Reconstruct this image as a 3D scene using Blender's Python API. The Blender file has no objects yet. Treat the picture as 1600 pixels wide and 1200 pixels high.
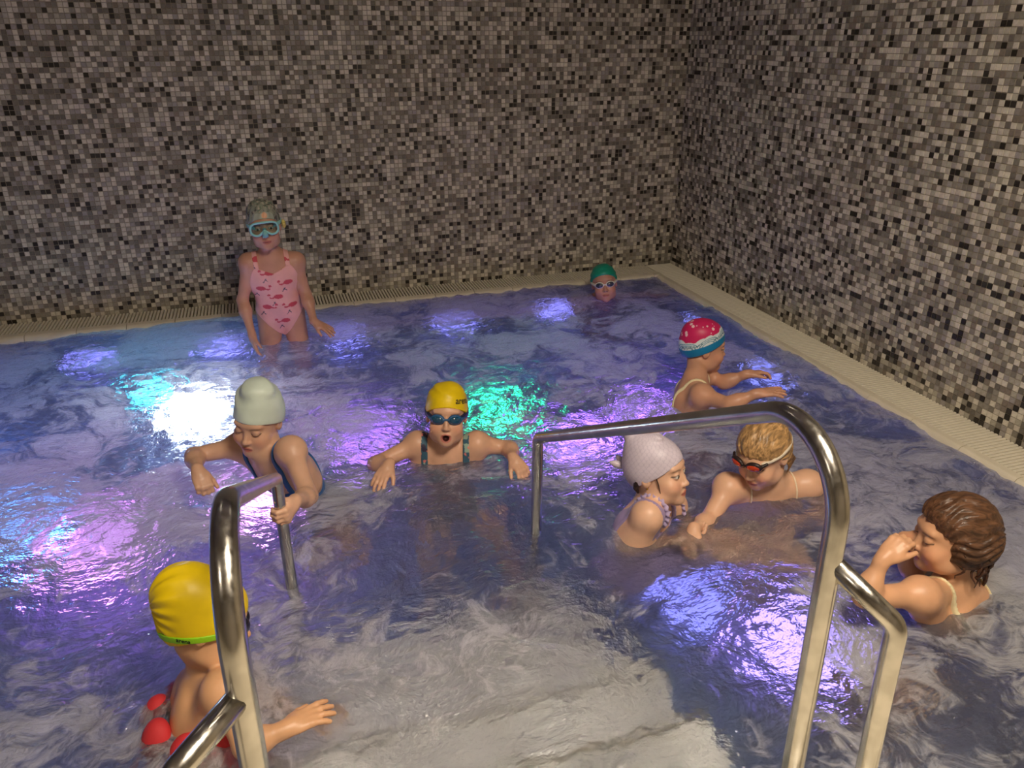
import bpy, math, random
import numpy as np
from mathutils import Vector, Matrix
from mathutils.bvhtree import BVHTree

random.seed(7)
RNG = np.random.default_rng(11)
scene = bpy.context.scene
COL = scene.collection

# ------------------------------------------------------------------ camera
PITCH, YAW = math.atan2(542, 1200), math.radians(18.0)
fh = Vector((math.sin(YAW), math.cos(YAW), 0)); Rr = Vector((math.cos(YAW), -math.sin(YAW), 0))
Fw = fh*math.cos(PITCH) - Vector((0, 0, 1))*math.sin(PITCH)
Uu = fh*math.sin(PITCH) + Vector((0, 0, 1))*math.cos(PITCH)
cam_data = bpy.data.cameras.new('camera')
cam_data.sensor_fit = 'HORIZONTAL'; cam_data.sensor_width = 36.0
cam_data.lens = 1200.0/1600.0*36.0
cam_data.clip_start = 0.02
cam = bpy.data.objects.new('camera', cam_data); COL.objects.link(cam)
m = Matrix((Rr, Uu, -Fw)).transposed().to_4x4(); m.translation = Vector((-2.783, -4.839, 1.5))
cam.matrix_world = m
scene.camera = cam
scene.view_settings.view_transform = 'Standard'
scene.view_settings.look = 'None'
scene.view_settings.gamma = 1.0
scene.view_settings.use_curve_mapping = False
scene.view_settings.exposure = 0.0

# ------------------------------------------------------------------ world: the room is closed, only a trace of stray light
w = bpy.data.worlds.new('world'); scene.world = w; w.use_nodes = True
w.node_tree.nodes['Background'].inputs[0].default_value = (0.9, 0.85, 0.8, 1)
w.node_tree.nodes['Background'].inputs[1].default_value = 0.02

# ceiling lamps: (x, y, radius, strength, colour)
CEIL_Z = 2.75
CEILING_LAMPS = [(-1.95, -4.60, 0.36, 78.0, (1.0, 0.86, 0.68)),
                 (-4.4, -5.0, 0.22, 20.0, (1.0, 0.86, 0.70)),
                 (-1.2, -1.6, 0.12, 7.0, (1.0, 0.86, 0.70)),
                 (-3.6, -1.6, 0.12, 7.0, (1.0, 0.86, 0.70))]
# underwater lamps: (x, y, z, radius, strength, colour, label)
POOL_LAMPS = [
    (-3.21, -1.02, -0.48, 0.17, 17.0, (0.80, 0.90, 1.0), 'brilliant white underwater spotlight left of the mint-capped child', (math.radians(44), 0, 0), 0.12),
    (-3.47, -0.71, -0.52, 0.10, 9.0, (0.05, 0.75, 1.0), 'cyan underwater light behind the brilliant white one'),
    (-3.62, -1.80, -0.75, 0.18, 4.6, (0.72, 0.26, 1.0), 'magenta underwater light on the pool floor at the left'),
    (-2.98, -1.80, -0.62, 0.14, 7.0, (0.80, 0.32, 1.0), 'pink underwater light on the floor behind the mint-capped child'),
    (-3.96, -1.46, -1.00, 0.10, 15.0, (0.08, 0.32, 1.0), 'small blue underwater light at the left end of the pool'),
    (-1.60, -1.02, -1.00, 0.085, 20.0, (0.02, 1.0, 0.40), 'green underwater light behind the yellow-capped child in goggles'),
    (-0.80, -1.24, -1.00, 0.13, 7.0, (0.36, 0.14, 1.0), 'violet underwater light beside the child in the pink and blue cap'),
    (-1.32, -1.47, -1.00, 0.20, 6.0, (0.36, 0.15, 1.0), 'violet underwater light between the yellow and the lilac caps'),
    (-1.05, -3.02, -1.00, 0.17, 4.0, (0.33, 0.22, 1.0), 'violet underwater light in front of the blonde child'),
    (-1.28, -2.62, -1.00, 0.14, 2.0, (0.24, 0.24, 1.0), 'indigo underwater light beneath the lilac-capped girl'),
    (-2.40, -1.05, -1.00, 0.22, 2.2, (0.45, 0.18, 1.0), 'added purple underwater fill light behind the middle of the pool'),  # fill lamp added for the general violet glow
    (-4.80, -2.40, -1.00, 0.22, 6.0, (0.16, 0.34, 1.0), 'added blue underwater fill light beyond the left end of the view'),  # added out of view as blue ambient fill
    (-4.45, -1.25, -1.00, 0.20, 8.0, (0.14, 0.36, 1.0), 'added blue underwater fill light on the floor at the back left'),  # added to make the water at the left bluer
]
WALL_FILL_LAMPS = [(-5.2, 2.2), (-4.5, 2.0), (-3.8, 1.6), (-3.1, 1.6), (-2.4, 1.8), (-1.7, 1.8), (-1.0, 1.7)]  # added row of lamps for an even blue-violet fill from below
SIDE_FILL_LAMPS = [(-0.9, 1.6), (-1.6, 1.6)]  # more added fill, no such lamps known in this wall
scene.cycles.sample_clamp_indirect = 0.0
scene.cycles.max_bounces = 8; scene.cycles.transmission_bounces = 7; scene.cycles.diffuse_bounces = 4; scene.cycles.glossy_bounces = 4

# ------------------------------------------------------------------ helpers
def lin(r, g, b):
    f = lambda c: (c/255/12.92) if c/255 <= 0.04045 else ((c/255+0.055)/1.055)**2.4
    return (f(r), f(g), f(b), 1.0)

def tag(o, label=None, cat=None, group=None, kind=None):
    if label: o['label'] = label
    if cat: o['category'] = cat
    if group: o['group'] = group
    if kind: o['kind'] = kind
    return o

def link(name, me, parent=None, loc=None):
    o = bpy.data.objects.new(name, me); COL.objects.link(o)
    if parent is not None: o.parent = parent
    if loc is not None: o.location = loc
    return o

def empty(name, loc):
    o = bpy.data.objects.new(name, None); COL.objects.link(o); o.location = loc; o.empty_display_size = 0.05
    return o

def mesh_np(name, V, Q, mat=None, smooth=True, cols=None):
    V = np.asarray(V, np.float32); Q = np.asarray(Q, np.int32)
    me = bpy.data.meshes.new(name)
    n, k = Q.shape
    me.vertices.add(len(V)); me.vertices.foreach_set('co', V.ravel())
    me.loops.add(n*k); me.loops.foreach_set('vertex_index', Q.ravel())
    me.polygons.add(n); me.polygons.foreach_set('loop_start', np.arange(0, n*k, k, dtype=np.int32))
    me.polygons.foreach_set('use_smooth', np.full(n, smooth))
    me.update(calc_edges=True)
    if cols is not None:
        a = me.attributes.new('Col', 'FLOAT_COLOR', 'POINT')
        c = np.ones((len(V), 4), np.float32); c[:, :3] = np.asarray(cols)[:, :3]
        a.data.foreach_set('color', c.ravel())
    if mat: me.materials.append(mat)
    return me

class MB:
    """collects polygons of one mesh"""
    def __init__(s): s.v = []; s.f = []
    def box(s, lo, hi):
        x0, y0, z0 = lo; x1, y1, z1 = hi; b = len(s.v)
        s.v += [(x0,y0,z0),(x1,y0,z0),(x1,y1,z0),(x0,y1,z0),(x0,y0,z1),(x1,y0,z1),(x1,y1,z1),(x0,y1,z1)]
        s.f += [tuple(b+i for i in q) for q in ((0,3,2,1),(4,5,6,7),(0,1,5,4),(1,2,6,5),(2,3,7,6),(3,0,4,7))]
        return s
    def prism(s, prof, axis_pts):
        """profile (list of 2D) swept between two frames given as functions p(u,v)"""
        n = len(prof); b = len(s.v)
        for fn in axis_pts: s.v += [fn(u, v) for u, v in prof]
        for r in range(len(axis_pts)-1):
            for i in range(n):
                j = (i+1) % n
                s.f.append((b+r*n+i, b+r*n+j, b+(r+1)*n+j, b+(r+1)*n+i))
        s.f.append(tuple(b+i for i in reversed(range(n))))
        s.f.append(tuple(b+(len(axis_pts)-1)*n+i for i in range(n)))
        return s
    def tube(s, pts, r, seg=16, cap=True):
        pts = [Vector(p) for p in pts]; n = len(pts); b = len(s.v)
        rr = r if hasattr(r, '__len__') else [r]*n
        t = (pts[1]-pts[0]).normalized(); u = t.orthogonal().normalized()
        for i in range(n):
            d = ((pts[min(i+1, n-1)]-pts[i]).normalized() + (pts[i]-pts[max(i-1, 0)]).normalized())
            d = d.normalized() if d.length > 1e-6 else t
            q = t.rotation_difference(d); u = (q @ u); u = (u - d*u.dot(d)).normalized(); t = d; v = t.cross(u)
            for k in range(seg):
                a = 2*math.pi*k/seg
                s.v.append(tuple(pts[i] + (u*math.cos(a)+v*math.sin(a))*rr[i]))
        for i in range(n-1):
            for k in range(seg):
                k2 = (k+1) % seg
                s.f.append((b+i*seg+k, b+i*seg+k2, b+(i+1)*seg+k2, b+(i+1)*seg+k))
        if cap:
            s.f.append(tuple(b+k for k in reversed(range(seg))))
            s.f.append(tuple(b+(n-1)*seg+k for k in range(seg)))
        return s
    def lathe(s, prof, seg=32):
        b = len(s.v); n = len(prof)
        for r, z in prof:
            for k in range(seg):
                a = 2*math.pi*k/seg; s.v.append((r*math.cos(a), r*math.sin(a), z))
        for i in range(n-1):
            for k in range(seg):
                k2 = (k+1) % seg
                s.f.append((b+i*seg+k, b+i*seg+k2, b+(i+1)*seg+k2, b+(i+1)*seg+k))
        return s
    def mesh(s, name, mat=None, smooth=False):
        me = bpy.data.meshes.new(name); me.from_pydata([tuple(p) for p in s.v], [], s.f)
        if smooth: me.polygons.foreach_set('use_smooth', [True]*len(me.polygons))
        if mat: me.materials.append(mat)
        me.update(); return me

def fillet(pts, rads, seg=10):
    """poly-line with rounded corners"""
    pts = [Vector(p) for p in pts]; out = [pts[0]]
    for i in range(1, len(pts)-1):
        a = (pts[i-1]-pts[i]).normalized(); b = (pts[i+1]-pts[i]).normalized()
        ang = a.angle(b); r = rads[i-1]; d = r/math.tan(ang/2)
        c = pts[i] + (a+b).normalized()*(r/math.sin(ang/2))
        p0 = pts[i]+a*d; p1 = pts[i]+b*d
        v0 = p0-c; v1 = p1-c; tot = v0.angle(v1)
        for k in range(seg+1):
            t = k/seg
            v = (v0*math.sin((1-t)*tot)+v1*math.sin(t*tot))/math.sin(tot)
            out.append(c+v)
    out.append(pts[-1])
    return out

# ------------------------------------------------------------------ node helper
class NT:
    def __init__(s, mat):
        s.t = mat.node_tree; s.t.nodes.clear(); s.n = s.t.nodes
    def __call__(s, kind, ins=None, out=0, **props):
        nd = s.n.new(kind)
        for k, v in props.items():
            setattr(nd, k, v)
        for k, v in (ins or {}).items():
            if isinstance(v, bpy.types.NodeSocket): s.t.links.new(v, nd.inputs[k])
            else: nd.inputs[k].default_value = v
        return nd.outputs[out]
    def math(s, op, a, b=0.0, c=0.0, clamp=False):
        return s('ShaderNodeMath', {0: a, 1: b, 2: c}, operation=op, use_clamp=clamp)
    def smooth(s, x, lo, hi, a=0.0, b=1.0):
        return s('ShaderNodeMapRange', {0: x, 1: lo, 2: hi, 3: a, 4: b}, interpolation_type='SMOOTHSTEP')
    def vec(s, op, a, b=None, out=0):
        d = {0: a}
        if b is not None: d[1] = b
        return s('ShaderNodeVectorMath', d, out=out, operation=op)
    def vscale(s, a, f):
        return s('ShaderNodeVectorMath', {0: a, 3: f}, operation='SCALE')
    def mix(s, f, a, b):
        nd = s.n.new('ShaderNodeMix'); nd.data_type = 'RGBA'
        for i, v in ((0, f), (6, a), (7, b)):
            if isinstance(v, bpy.types.NodeSocket): s.t.links.new(v, nd.inputs[i])
            else: nd.inputs[i].default_value = v
        return nd.outputs[2]
    def finish(s, sh): s.t.links.new(sh, s.n.new('ShaderNodeOutputMaterial').inputs[0])

def new_mat(name):
    m = bpy.data.materials.new(name); m.use_nodes = True
    return m, NT(m)

def simple(name, col, rough=0.5, metal=0.0, bump=0.0, bscale=60.0, var=0.0, spec=0.5, emit=None, coat=0.0):
    m, n = new_mat(name)
    pos = n('ShaderNodeTexCoord', out=3)
    no = n('ShaderNodeTexNoise', {'Vector': pos, 'Scale': bscale, 'Detail': 4.0})
    c = col
    if var > 0:
        c = n.mix(n.smooth(no, 0.35, 0.65), tuple(x*(1-var) for x in col[:3])+(1,), tuple(min(1, x*(1+var)) for x in col[:3])+(1,))
    d = {'Base Color': c, 'Roughness': rough, 'Metallic': metal, 'Specular IOR Level': spec, 'Coat Weight': coat}
    if bump > 0:
        d['Normal'] = n('ShaderNodeBump', {'Height': no, 'Strength': bump, 'Distance': 0.002})
    if emit:
        d['Emission Color'] = col; d['Emission Strength'] = emit
    n.finish(n('ShaderNodeBsdfPrincipled', d)); return m

def vcol_mat(name, rough=0.5, bump=0.15, bscale=180.0, sss=0.0, spec=0.5, coat=0.0, sheen=0.0):
    m, n = new_mat(name)
    c = n('ShaderNodeAttribute', attribute_name='Col')
    pos = n('ShaderNodeTexCoord', out=3)
    no = n('ShaderNodeTexNoise', {'Vector': pos, 'Scale': bscale, 'Detail': 3.0})
    lo = n('ShaderNodeTexNoise', {'Vector': pos, 'Scale': 14.0, 'Detail': 3.0})
    c2 = n('ShaderNodeHueSaturation', {'Color': c, 'Value': n.smooth(lo, 0.3, 0.7, 0.93, 1.06)})
    d = {'Base Color': c2, 'Roughness': rough, 'Specular IOR Level': spec, 'Coat Weight': coat, 'Sheen Weight': sheen,
         'Normal': n('ShaderNodeBump', {'Height': no, 'Strength': bump, 'Distance': 0.0012})}
    if sss > 0:
        d['Subsurface Weight'] = sss; d['Subsurface Radius'] = (0.6, 0.25, 0.12); d['Subsurface Scale'] = 0.008
    n.finish(n('ShaderNodeBsdfPrincipled', d)); return m

# ------------------------------------------------------------------ implicit surfaces (bodies, caps, swimsuits)
def A3(v): return np.array(v, np.float32)

def op_caps(a, b, ra, rb, k=0.02, mode='u'):
    a = A3(a); b = A3(b); ab = b-a; L2 = float(ab@ab)+1e-12
    def fn(X, Y, Z):
        px = X-a[0]; py = Y-a[1]; pz = Z-a[2]
        t = np.clip((px*ab[0]+py*ab[1]+pz*ab[2])/L2, 0, 1)
        return np.sqrt((px-t*ab[0])**2+(py-t*ab[1])**2+(pz-t*ab[2])**2)-(ra+t*(rb-ra))
    return dict(lo=np.minimum(a-ra, b-rb), hi=np.maximum(a+ra, b+rb), fn=fn, k=k, mode=mode)

def op_ell(c, r, M=None, k=0.02, mode='u'):
    """ellipsoid: centre, radii, columns of M are its axes"""
    c = A3(c); r = A3(r); M = np.eye(3, dtype=np.float32) if M is None else np.asarray(M, np.float32)
    def fn(X, Y, Z):
        px = X-c[0]; py = Y-c[1]; pz = Z-c[2]
        q = [(px*M[0, i]+py*M[1, i]+pz*M[2, i]) for i in range(3)]
        k0 = np.sqrt(sum((q[i]/r[i])**2 for i in range(3)))
        k1 = np.sqrt(sum((q[i]/r[i]**2)**2 for i in range(3)))+1e-9
        return k0*(k0-1)/k1
    e = np.abs(M)@r
    return dict(lo=c-e, hi=c+e, fn=fn, k=k, mode=mode)

def bake(ops, lo, hi, h):
    lo = A3(lo); n = np.maximum(np.ceil((A3(hi)-lo)/h).astype(int)+1, 4)
    A = np.full(n, 0.25, np.float32)
    ax = [lo[i]+h*np.arange(n[i], dtype=np.float32) for i in range(3)]
    for op in ops:
        mg = op['k']+3*h
        i0 = np.clip(np.floor((op['lo']-mg-lo)/h).astype(int), 0, n); i1 = np.clip(np.ceil((op['hi']+mg-lo)/h).astype(int)+1, 0, n)
        if np.any(i1-i0 < 1): continue
        sl = tuple(slice(i0[i], i1[i]) for i in range(3))
        d = op['fn'](ax[0][sl[0]][:, None, None], ax[1][sl[1]][None, :, None], ax[2][sl[2]][None, None, :]).astype(np.float32)
        B = A[sl]; k = op['k']
        if op['mode'] == 'u':
            t = np.clip(0.5+0.5*(B-d)/k, 0, 1); A[sl] = B*(1-t)+d*t-k*t*(1-t)
        else:
            d = -d; t = np.clip(0.5-0.5*(B-d)/k, 0, 1); A[sl] = B*(1-t)+d*t+k*t*(1-t)
    return A, ax

CORN = [(0,0,0),(1,0,0),(0,1,0),(1,1,0),(0,0,1),(1,0,1),(0,1,1),(1,1,1)]
EDGE = [(0,1),(2,3),(4,5),(6,7),(0,2),(1,3),(4,6),(5,7),(0,4),(1,5),(2,6),(3,7)]
def nets(A, ax, keep=None):
    """surface nets of A < 0"""
    S = A < 0
    c = np.zeros(np.array(A.shape)-1, np.uint8)
    nx, ny, nz = A.shape
    for (i, j, k) in CORN: c += S[i:nx-1+i, j:ny-1+j, k:nz-1+k]
    act = (c > 0) & (c < 8)
    I, J, K = np.nonzero(act)
    if keep is not None:
        ok = keep(ax[0][I], ax[1][J], ax[2][K]); I, J, K = I[ok], J[ok], K[ok]
    vals = np.stack([A[I+i, J+j, K+k] for i, j, k in CORN], 1)
    acc = np.zeros((len(I), 3), np.float32); cnt = np.zeros(len(I), np.float32)
    cf = np.array(CORN, np.float32)
    for a, b in EDGE:
        va, vb = vals[:, a], vals[:, b]; mk = (va < 0) != (vb < 0)
        t = np.where(mk, va/(va-vb+1e-20), 0)
        acc += mk[:, None]*(cf[a]+t[:, None]*(cf[b]-cf[a])); cnt += mk
    h = ax[0][1]-ax[0][0]
    V = np.stack([ax[0][I], ax[1][J], ax[2][K]], 1)+acc/np.maximum(cnt, 1)[:, None]*h
    idx = np.full(c.shape, -1, np.int32); idx[I, J, K] = np.arange(len(I))
    Q = []
    for d in range(3):
        o = [(1,0,0),(0,1,0),(0,0,1)][d]; e1 = [(0,1,0),(0,0,1),(1,0,0)][d]; e2 = [(0,0,1),(1,0,0),(0,1,0)][d]
        s0 = S[:nx-o[0], :ny-o[1], :nz-o[2]]; s1 = S[o[0]:, o[1]:, o[2]:]
        P = np.stack(np.nonzero(s0 != s1), 1)
        ok = np.all(P-np.array(e1)-np.array(e2) >= 0, 1) & np.all(P < np.array(c.shape), 1); P = P[ok]
        g = lambda q: idx[q[:, 0], q[:, 1], q[:, 2]]
        a, b, cc, dd = g(P-np.array(e1)-np.array(e2)), g(P-np.array(e2)), g(P), g(P-np.array(e1))
        q = np.stack([a, b, cc, dd], 1); fl = ~s0[P[:, 0], P[:, 1], P[:, 2]]
        q[fl] = q[fl][:, ::-1]
        Q.append(q[np.all(q >= 0, 1)])
    return V, np.concatenate(Q)

def vnoise(P, scale, seed=0):
    """value noise in -1..1 at points P (n,3)"""
    q = np.asarray(P, np.float64)*scale; i = np.floor(q).astype(np.int64); f = q-i; f = f*f*(3-2*f)
    def hsh(a, b, c):
        n = (a*73856093) ^ (b*19349663) ^ (c*83492791) ^ (seed*2654435761 & 0x7fffffff)
        n = (n ^ (n >> 13))*1274126177 & 0x7fffffff
        n = (n ^ (n >> 16))
        return (n & 0xffff)/32767.5-1
    r = 0
    for dx in (0, 1):
        for dy in (0, 1):
            for dz in (0, 1):
                wgt = (f[:, 0] if dx else 1-f[:, 0])*(f[:, 1] if dy else 1-f[:, 1])*(f[:, 2] if dz else 1-f[:, 2])
                r = r+wgt*hsh(i[:, 0]+dx, i[:, 1]+dy, i[:, 2]+dz)
    return r

def sstep(x, a, b):
    t = np.clip((x-a)/(b-a), 0, 1); return t*t*(3-2*t)

# ------------------------------------------------------------------ materials of the room
def tile_material():
    m, n = new_mat('mosaic_glaze')
    c = n('ShaderNodeAttribute', attribute_name='tile_col')
    pos = n('ShaderNodeTexCoord', out=3)
    no = n('ShaderNodeTexNoise', {'Vector': pos, 'Scale': 90.0, 'Detail': 3.0})
    c2 = n('ShaderNodeHueSaturation', {'Color': c, 'Value': n.smooth(no, 0.3, 0.7, 0.92, 1.08)})
    n.finish(n('ShaderNodeBsdfPrincipled', {'Base Color': c2, 'Roughness': 0.45, 'Specular IOR Level': 0.35}))
    return m
M_TILE = tile_material()
M_GROUT = simple('tile_grout', lin(158, 148, 130), 0.85, bump=0.2, bscale=200, var=0.1)
M_SLAT = simple('grate_plastic', lin(236, 228, 208), 0.5, var=0.04, bscale=30)
M_GUTTER = simple('gutter_concrete', lin(120, 112, 96), 0.8, bump=0.3)  # one even concrete tone
M_COPING = simple('coping_glaze', lin(226, 216, 194), 0.28, var=0.05, bscale=12)
M_POOL = simple('pool_wall_tile', lin(112, 130, 168), 0.5, var=0.10, bscale=9)
M_STEP = simple('step_tile', lin(246, 240, 226), 0.5, var=0.05, bscale=16)
M_CEIL = simple('ceiling_paint', lin(150, 142, 130), 0.9)
M_PLASTER = simple('rear_wall_plaster', lin(140, 132, 120), 0.9)

BX0, BX1 = -6.4, 0.0          # room
BY0, BY1 = -6.8, 0.0
PX0, PX1 = -5.9, -0.254       # water edge
PY0, PY1 = -4.07, -0.275

# ------------------------------------------------------------------ mosaic walls
PITCH_T = 0.0256; TS = 0.0232; TH = 0.003
PAL = [lin(46, 41, 34), lin(60, 55, 49), lin(114, 108, 98), lin(134, 128, 116), lin(154, 147, 134), lin(160, 153, 147), lin(184, 177, 160), lin(216, 208, 190), lin(208, 198, 182), lin(132, 121, 108)]
PROB = np.array([0.065, 0.05, 0.11, 0.12, 0.125, 0.09, 0.14, 0.13, 0.10, 0.07]); PROB /= PROB.sum()

def tile_set(cols, rows, to3, inward):
    """one mesh of the given tiles; to3(a, z, d): along, up, proud"""
    a = (np.asarray(cols)*PITCH_T)[:, None]; z = (np.asarray(rows)*PITCH_T)[:, None]
    n = len(a); e = TS/2; b = 0.0012
    jit = RNG.normal(0, 0.0003, (n, 1)); pr = TH+RNG.normal(0, 0.00035, (n, 1))
    da = np.array([-e, e, e, -e])[None]; dz = np.array([-e, -e, e, e])[None]
    di = np.array([-(e-b), e-b, e-b, -(e-b)])[None]; dj = np.array([-(e-b), -(e-b), e-b, e-b])[None]
    base = to3(a+da+jit, z+dz, np.zeros((n, 4))); top = to3(a+di+jit, z+dj, np.repeat(pr, 4, 1))
    V = np.concatenate([base, top], 1).reshape(-1, 3)
    q = np.array([[4, 5, 6, 7], [0, 1, 5, 4], [1, 2, 6, 5], [2, 3, 7, 6], [3, 0, 4, 7]])
    if not inward: q = q[:, ::-1]
    Q = (np.arange(n)*8)[:, None, None]+q[None]
    return V, Q.reshape(-1, 4)

def tiles_mesh(name, V, Q, ci):
    me = mesh_np(name, V, Q, M_TILE, smooth=False)
    at = me.attributes.new('tile_col', 'FLOAT_COLOR', 'FACE')
    cc = np.array(PAL, np.float32)[ci]
    cc[:, :3] *= (1+RNG.normal(0, 0.05, (len(ci), 1)))
    at.data.foreach_set('color', np.repeat(cc, 5, 0).ravel().astype(np.float32))
    return me

def mosaic_wall(name, ncol, nrow, to3, inward, near, slab):
    wall = link(name, slab); tag(wall, kind='structure')
    C, Rw = np.meshgrid(np.arange(ncol)+0.5, np.arange(nrow)+0.5, indexing='ij'); C = C.ravel(); Rw = Rw.ravel()
    ci = RNG.choice(len(PAL), len(C), p=PROB)
    dist = near(C*PITCH_T, Rw*PITCH_T); order = np.argsort(dist); sep = order[:300]; rest = order[300:]
    V, Q = tile_set(C[rest], Rw[rest], to3, inward)
    st = link('mosaic_tiling', tiles_mesh('mosaic_tiling', V, Q, ci[rest]), wall); tag(st, kind='stuff')
    # the nearest tiles one by one; each colour shares one mesh
    shared = {}
    for k in sep:
        col = int(ci[k])
        if col not in shared:
            V, Q = tile_set(np.array([0.0]), np.array([0.0]), to3, inward)
            shared[col] = tiles_mesh('mosaic_tile', V, Q, np.array([col]))
        p = to3(np.array([[C[k]*PITCH_T]]), np.array([[Rw[k]*PITCH_T]]), np.array([[0.0]])).ravel()
        o0 = to3(np.array([[0.0]]), np.array([[0.0]]), np.array([[0.0]])).ravel()
        link('mosaic_tile', shared[col], wall, tuple(p-o0))
    return wall

back3 = lambda a, z, d: np.stack([-a, 0*a-d, z-0.001], -1)
right3 = lambda a, z, d: np.stack([0*a-d, -a, z-0.001], -1)
VIS_ROWS = 78
CAMP = (-2.783, -4.839, 1.5)
mosaic_wall('wall_back', 250, VIS_ROWS, back3, False,
            lambda a, z: np.where((a < 4.0) & (z < 1.2), np.hypot(a-3.4, z-0.55), 9.0), MB().box((BX0, 0, -1.2), (BX1+0.12, 0.12, CEIL_Z)).mesh('wall_back', M_GROUT))
mosaic_wall('wall_right', 166, VIS_ROWS, right3, True,
            lambda a, z: np.where((a < 2.93), np.hypot(a-2.95, z-0.12), 9.0), MB().box((0, BY0, -1.2), (0.12, BY1, CEIL_Z)).mesh('wall_right', M_GROUT))
tag(link('wall_left', MB().box((BX0-0.12, BY0, -1.2), (BX0, BY1+0.12, CEIL_Z)).mesh('wall_left', M_PLASTER)), kind='structure')
tag(link('wall_front', MB().box((BX0-0.12, BY0-0.12, -1.2), (BX1+0.12, BY0, CEIL_Z)).mesh('wall_front', M_PLASTER)), kind='structure')
tag(link('ceiling', MB().box((BX0-0.12, BY0-0.12, CEIL_Z), (BX1+0.12, BY1+0.12, CEIL_Z+0.1)).mesh('ceiling', M_CEIL)), kind='structure')

# deck on the near side, where the photographer stands
tag(link('floor', MB().box((BX0, BY0, -0.08), (BX1, -4.11, 0.0)).mesh('floor', M_COPING)), kind='structure')
# left deck strip
tag(link('trim_1', MB().box((BX0, -4.13, -0.08), (PX0-0.05, BY1, 0.0)).mesh('trim_1', M_COPING)), kind='structure')

# ------------------------------------------------------------------ pool basin
basin = tag(empty('pool_basin', (-3.0, -2.0, -1.05)), 'tiled whirlpool basin under the churning water', 'pool', kind='structure')
def basin_part(name, mb, mat):
    o = link(name, mb.mesh(name, mat), basin); o.location = (3.0, 2.0, 1.05); return o
basin_part('basin_floor', MB().box((PX0-0.05, PY0-0.1, -1.15), (PX1+0.06, PY1+0.06, -1.05)), M_POOL)
basin_part('back_basin_wall', MB().box((PX0-0.05, PY1, -1.05), (PX1+0.06, PY1+0.06, -0.045)), M_POOL)
basin_part('right_basin_wall', MB().box((PX1+0.003, PY0-0.1, -1.05), (PX1+0.06, PY1, -0.045)), M_POOL)
basin_part('front_basin_wall', MB().box((PX0-0.05, PY0-0.1, -1.05), (PX1, PY0-0.02, -0.045)), M_POOL)
basin_part('left_basin_wall', MB().box((PX0-0.05, PY0-0.02, -1.05), (PX0, PY1, -0.045)), M_POOL)
basin_part('bench', MB().box((PX0, -0.90, -1.05), (PX1, PY1, -0.545)), M_POOL)
basin_part('side_bench', MB().box((-0.60, PY0, -1.05), (PX1, -0.90, -0.56)), M_POOL)

# gutter channel under the grates
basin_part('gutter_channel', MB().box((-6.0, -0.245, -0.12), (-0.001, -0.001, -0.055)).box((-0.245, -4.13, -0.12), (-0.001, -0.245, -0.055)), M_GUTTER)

# steps: treads of single tiles
steps = tag(empty('pool_steps', (-2.46, -3.4, -1.05)), 'cream tiled steps going down under the water between the handrails', 'steps')
SX0, SX1 = -3.08, -1.83
tread_y = [-4.06, -3.56, -3.25, -2.94, -2.63]
tread_z = [-0.20, -0.38, -0.56, -0.74]
STEP_MESH = {}
M_RISER_SHADE = simple('riser_shade', lin(150, 138, 114), 0.7, bump=0.3, bscale=200)  # dark strips along the tread edges paint in the riser shadows
for i in range(4):
    y0, y1, z = tread_y[i], tread_y[i+1], tread_z[i]
    o = link('step', MB().box((SX0, y0, -1.05), (SX1, y1-0.012, z-0.012)).mesh('step', M_GROUT), steps); o.location = (2.46, 3.4, 1.05)
    nx = 5; wx = (SX1-SX0)/nx
    for k in range(nx):
        key = round(y1-y0, 3)
        if key not in STEP_MESH:
            STEP_MESH[key] = MB().box((0.002, 0.0, -0.010), (wx-0.002, y1-y0, 0.0)).mesh('tread_tile', M_STEP)
        link('tread_tile', STEP_MESH[key], o, (SX0+k*wx, y0, z))
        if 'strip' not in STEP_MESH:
            STEP_MESH['strip'] = MB().box((0.002, -0.030, 0.0), (wx-0.002, -0.004, 0.004)).mesh('riser_shade_strip', M_RISER_SHADE)
        link('riser_shade_strip', STEP_MESH['strip'], o, (SX0+k*wx, y1, z))
        if i >= 0:
            rk = 'riser'
            if rk not in STEP_MESH:
                STEP_MESH[rk] = MB().box((0.002, -0.012, -0.17), (wx-0.002, 0.0, -0.012)).mesh('riser_tile', M_STEP)
            link('riser_tile', STEP_MESH[rk], o, (SX0+k*wx, y1, z))

# coping: rounded nosing tiles, 25 cm each
def coping_profile():
    # u: across, from the grate (0) to the water (0.075); v: height
    pts = [(0, -0.04), (0, 0.004), (0.004, 0.008), (0.03, 0.006)]
    for k in range(1, 7):
        a = math.radians(90-k*12); pts.append((0.03+0.036*math.cos(a), -0.030+0.036*math.sin(a)))
    pts += [(0.066, -0.05), (0.03, -0.05)]
    return pts
CW = 0.2565
cp_back = MB().prism(coping_profile(), [lambda u, v: (0.0015, -u, v), lambda u, v: (CW-0.0015, -u, v)]).mesh('coping_tile', M_COPING)
cp_right = MB().prism(coping_profile(), [lambda u, v: (-u*0.72, -0.0015, v), lambda u, v: (-u*0.72, -CW+0.0015, v)]).mesh('coping_tile', M_COPING)
edge = tag(empty('pool_edge', (-0.26, -0.26, 0.0)), 'cream rounded coping tiles edging the pool below the mosaic walls', 'coping')
x = -0.262-CW
while x > -6.0:
    link('coping_tile', cp_back, edge, (x+0.26, -0.206+0.26, 0)); x -= CW
y = -0.262
while y > -4.05:
    link('coping_tile', cp_right, edge, (-0.206+0.26, y+0.26, 0)); y -= CW
link('corner_tile', MB().box((-0.262, -0.262, -0.05), (-0.2, -0.2, 0.007)).mesh('corner_tile', M_COPING), edge, (0.26, 0.26, 0))
link('front_coping', MB().box((-6.0, -4.11, -0.05), (-0.262, -4.065, 0.007)).mesh('front_coping', M_COPING), edge, (0.26, 0.26, 0))

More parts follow.
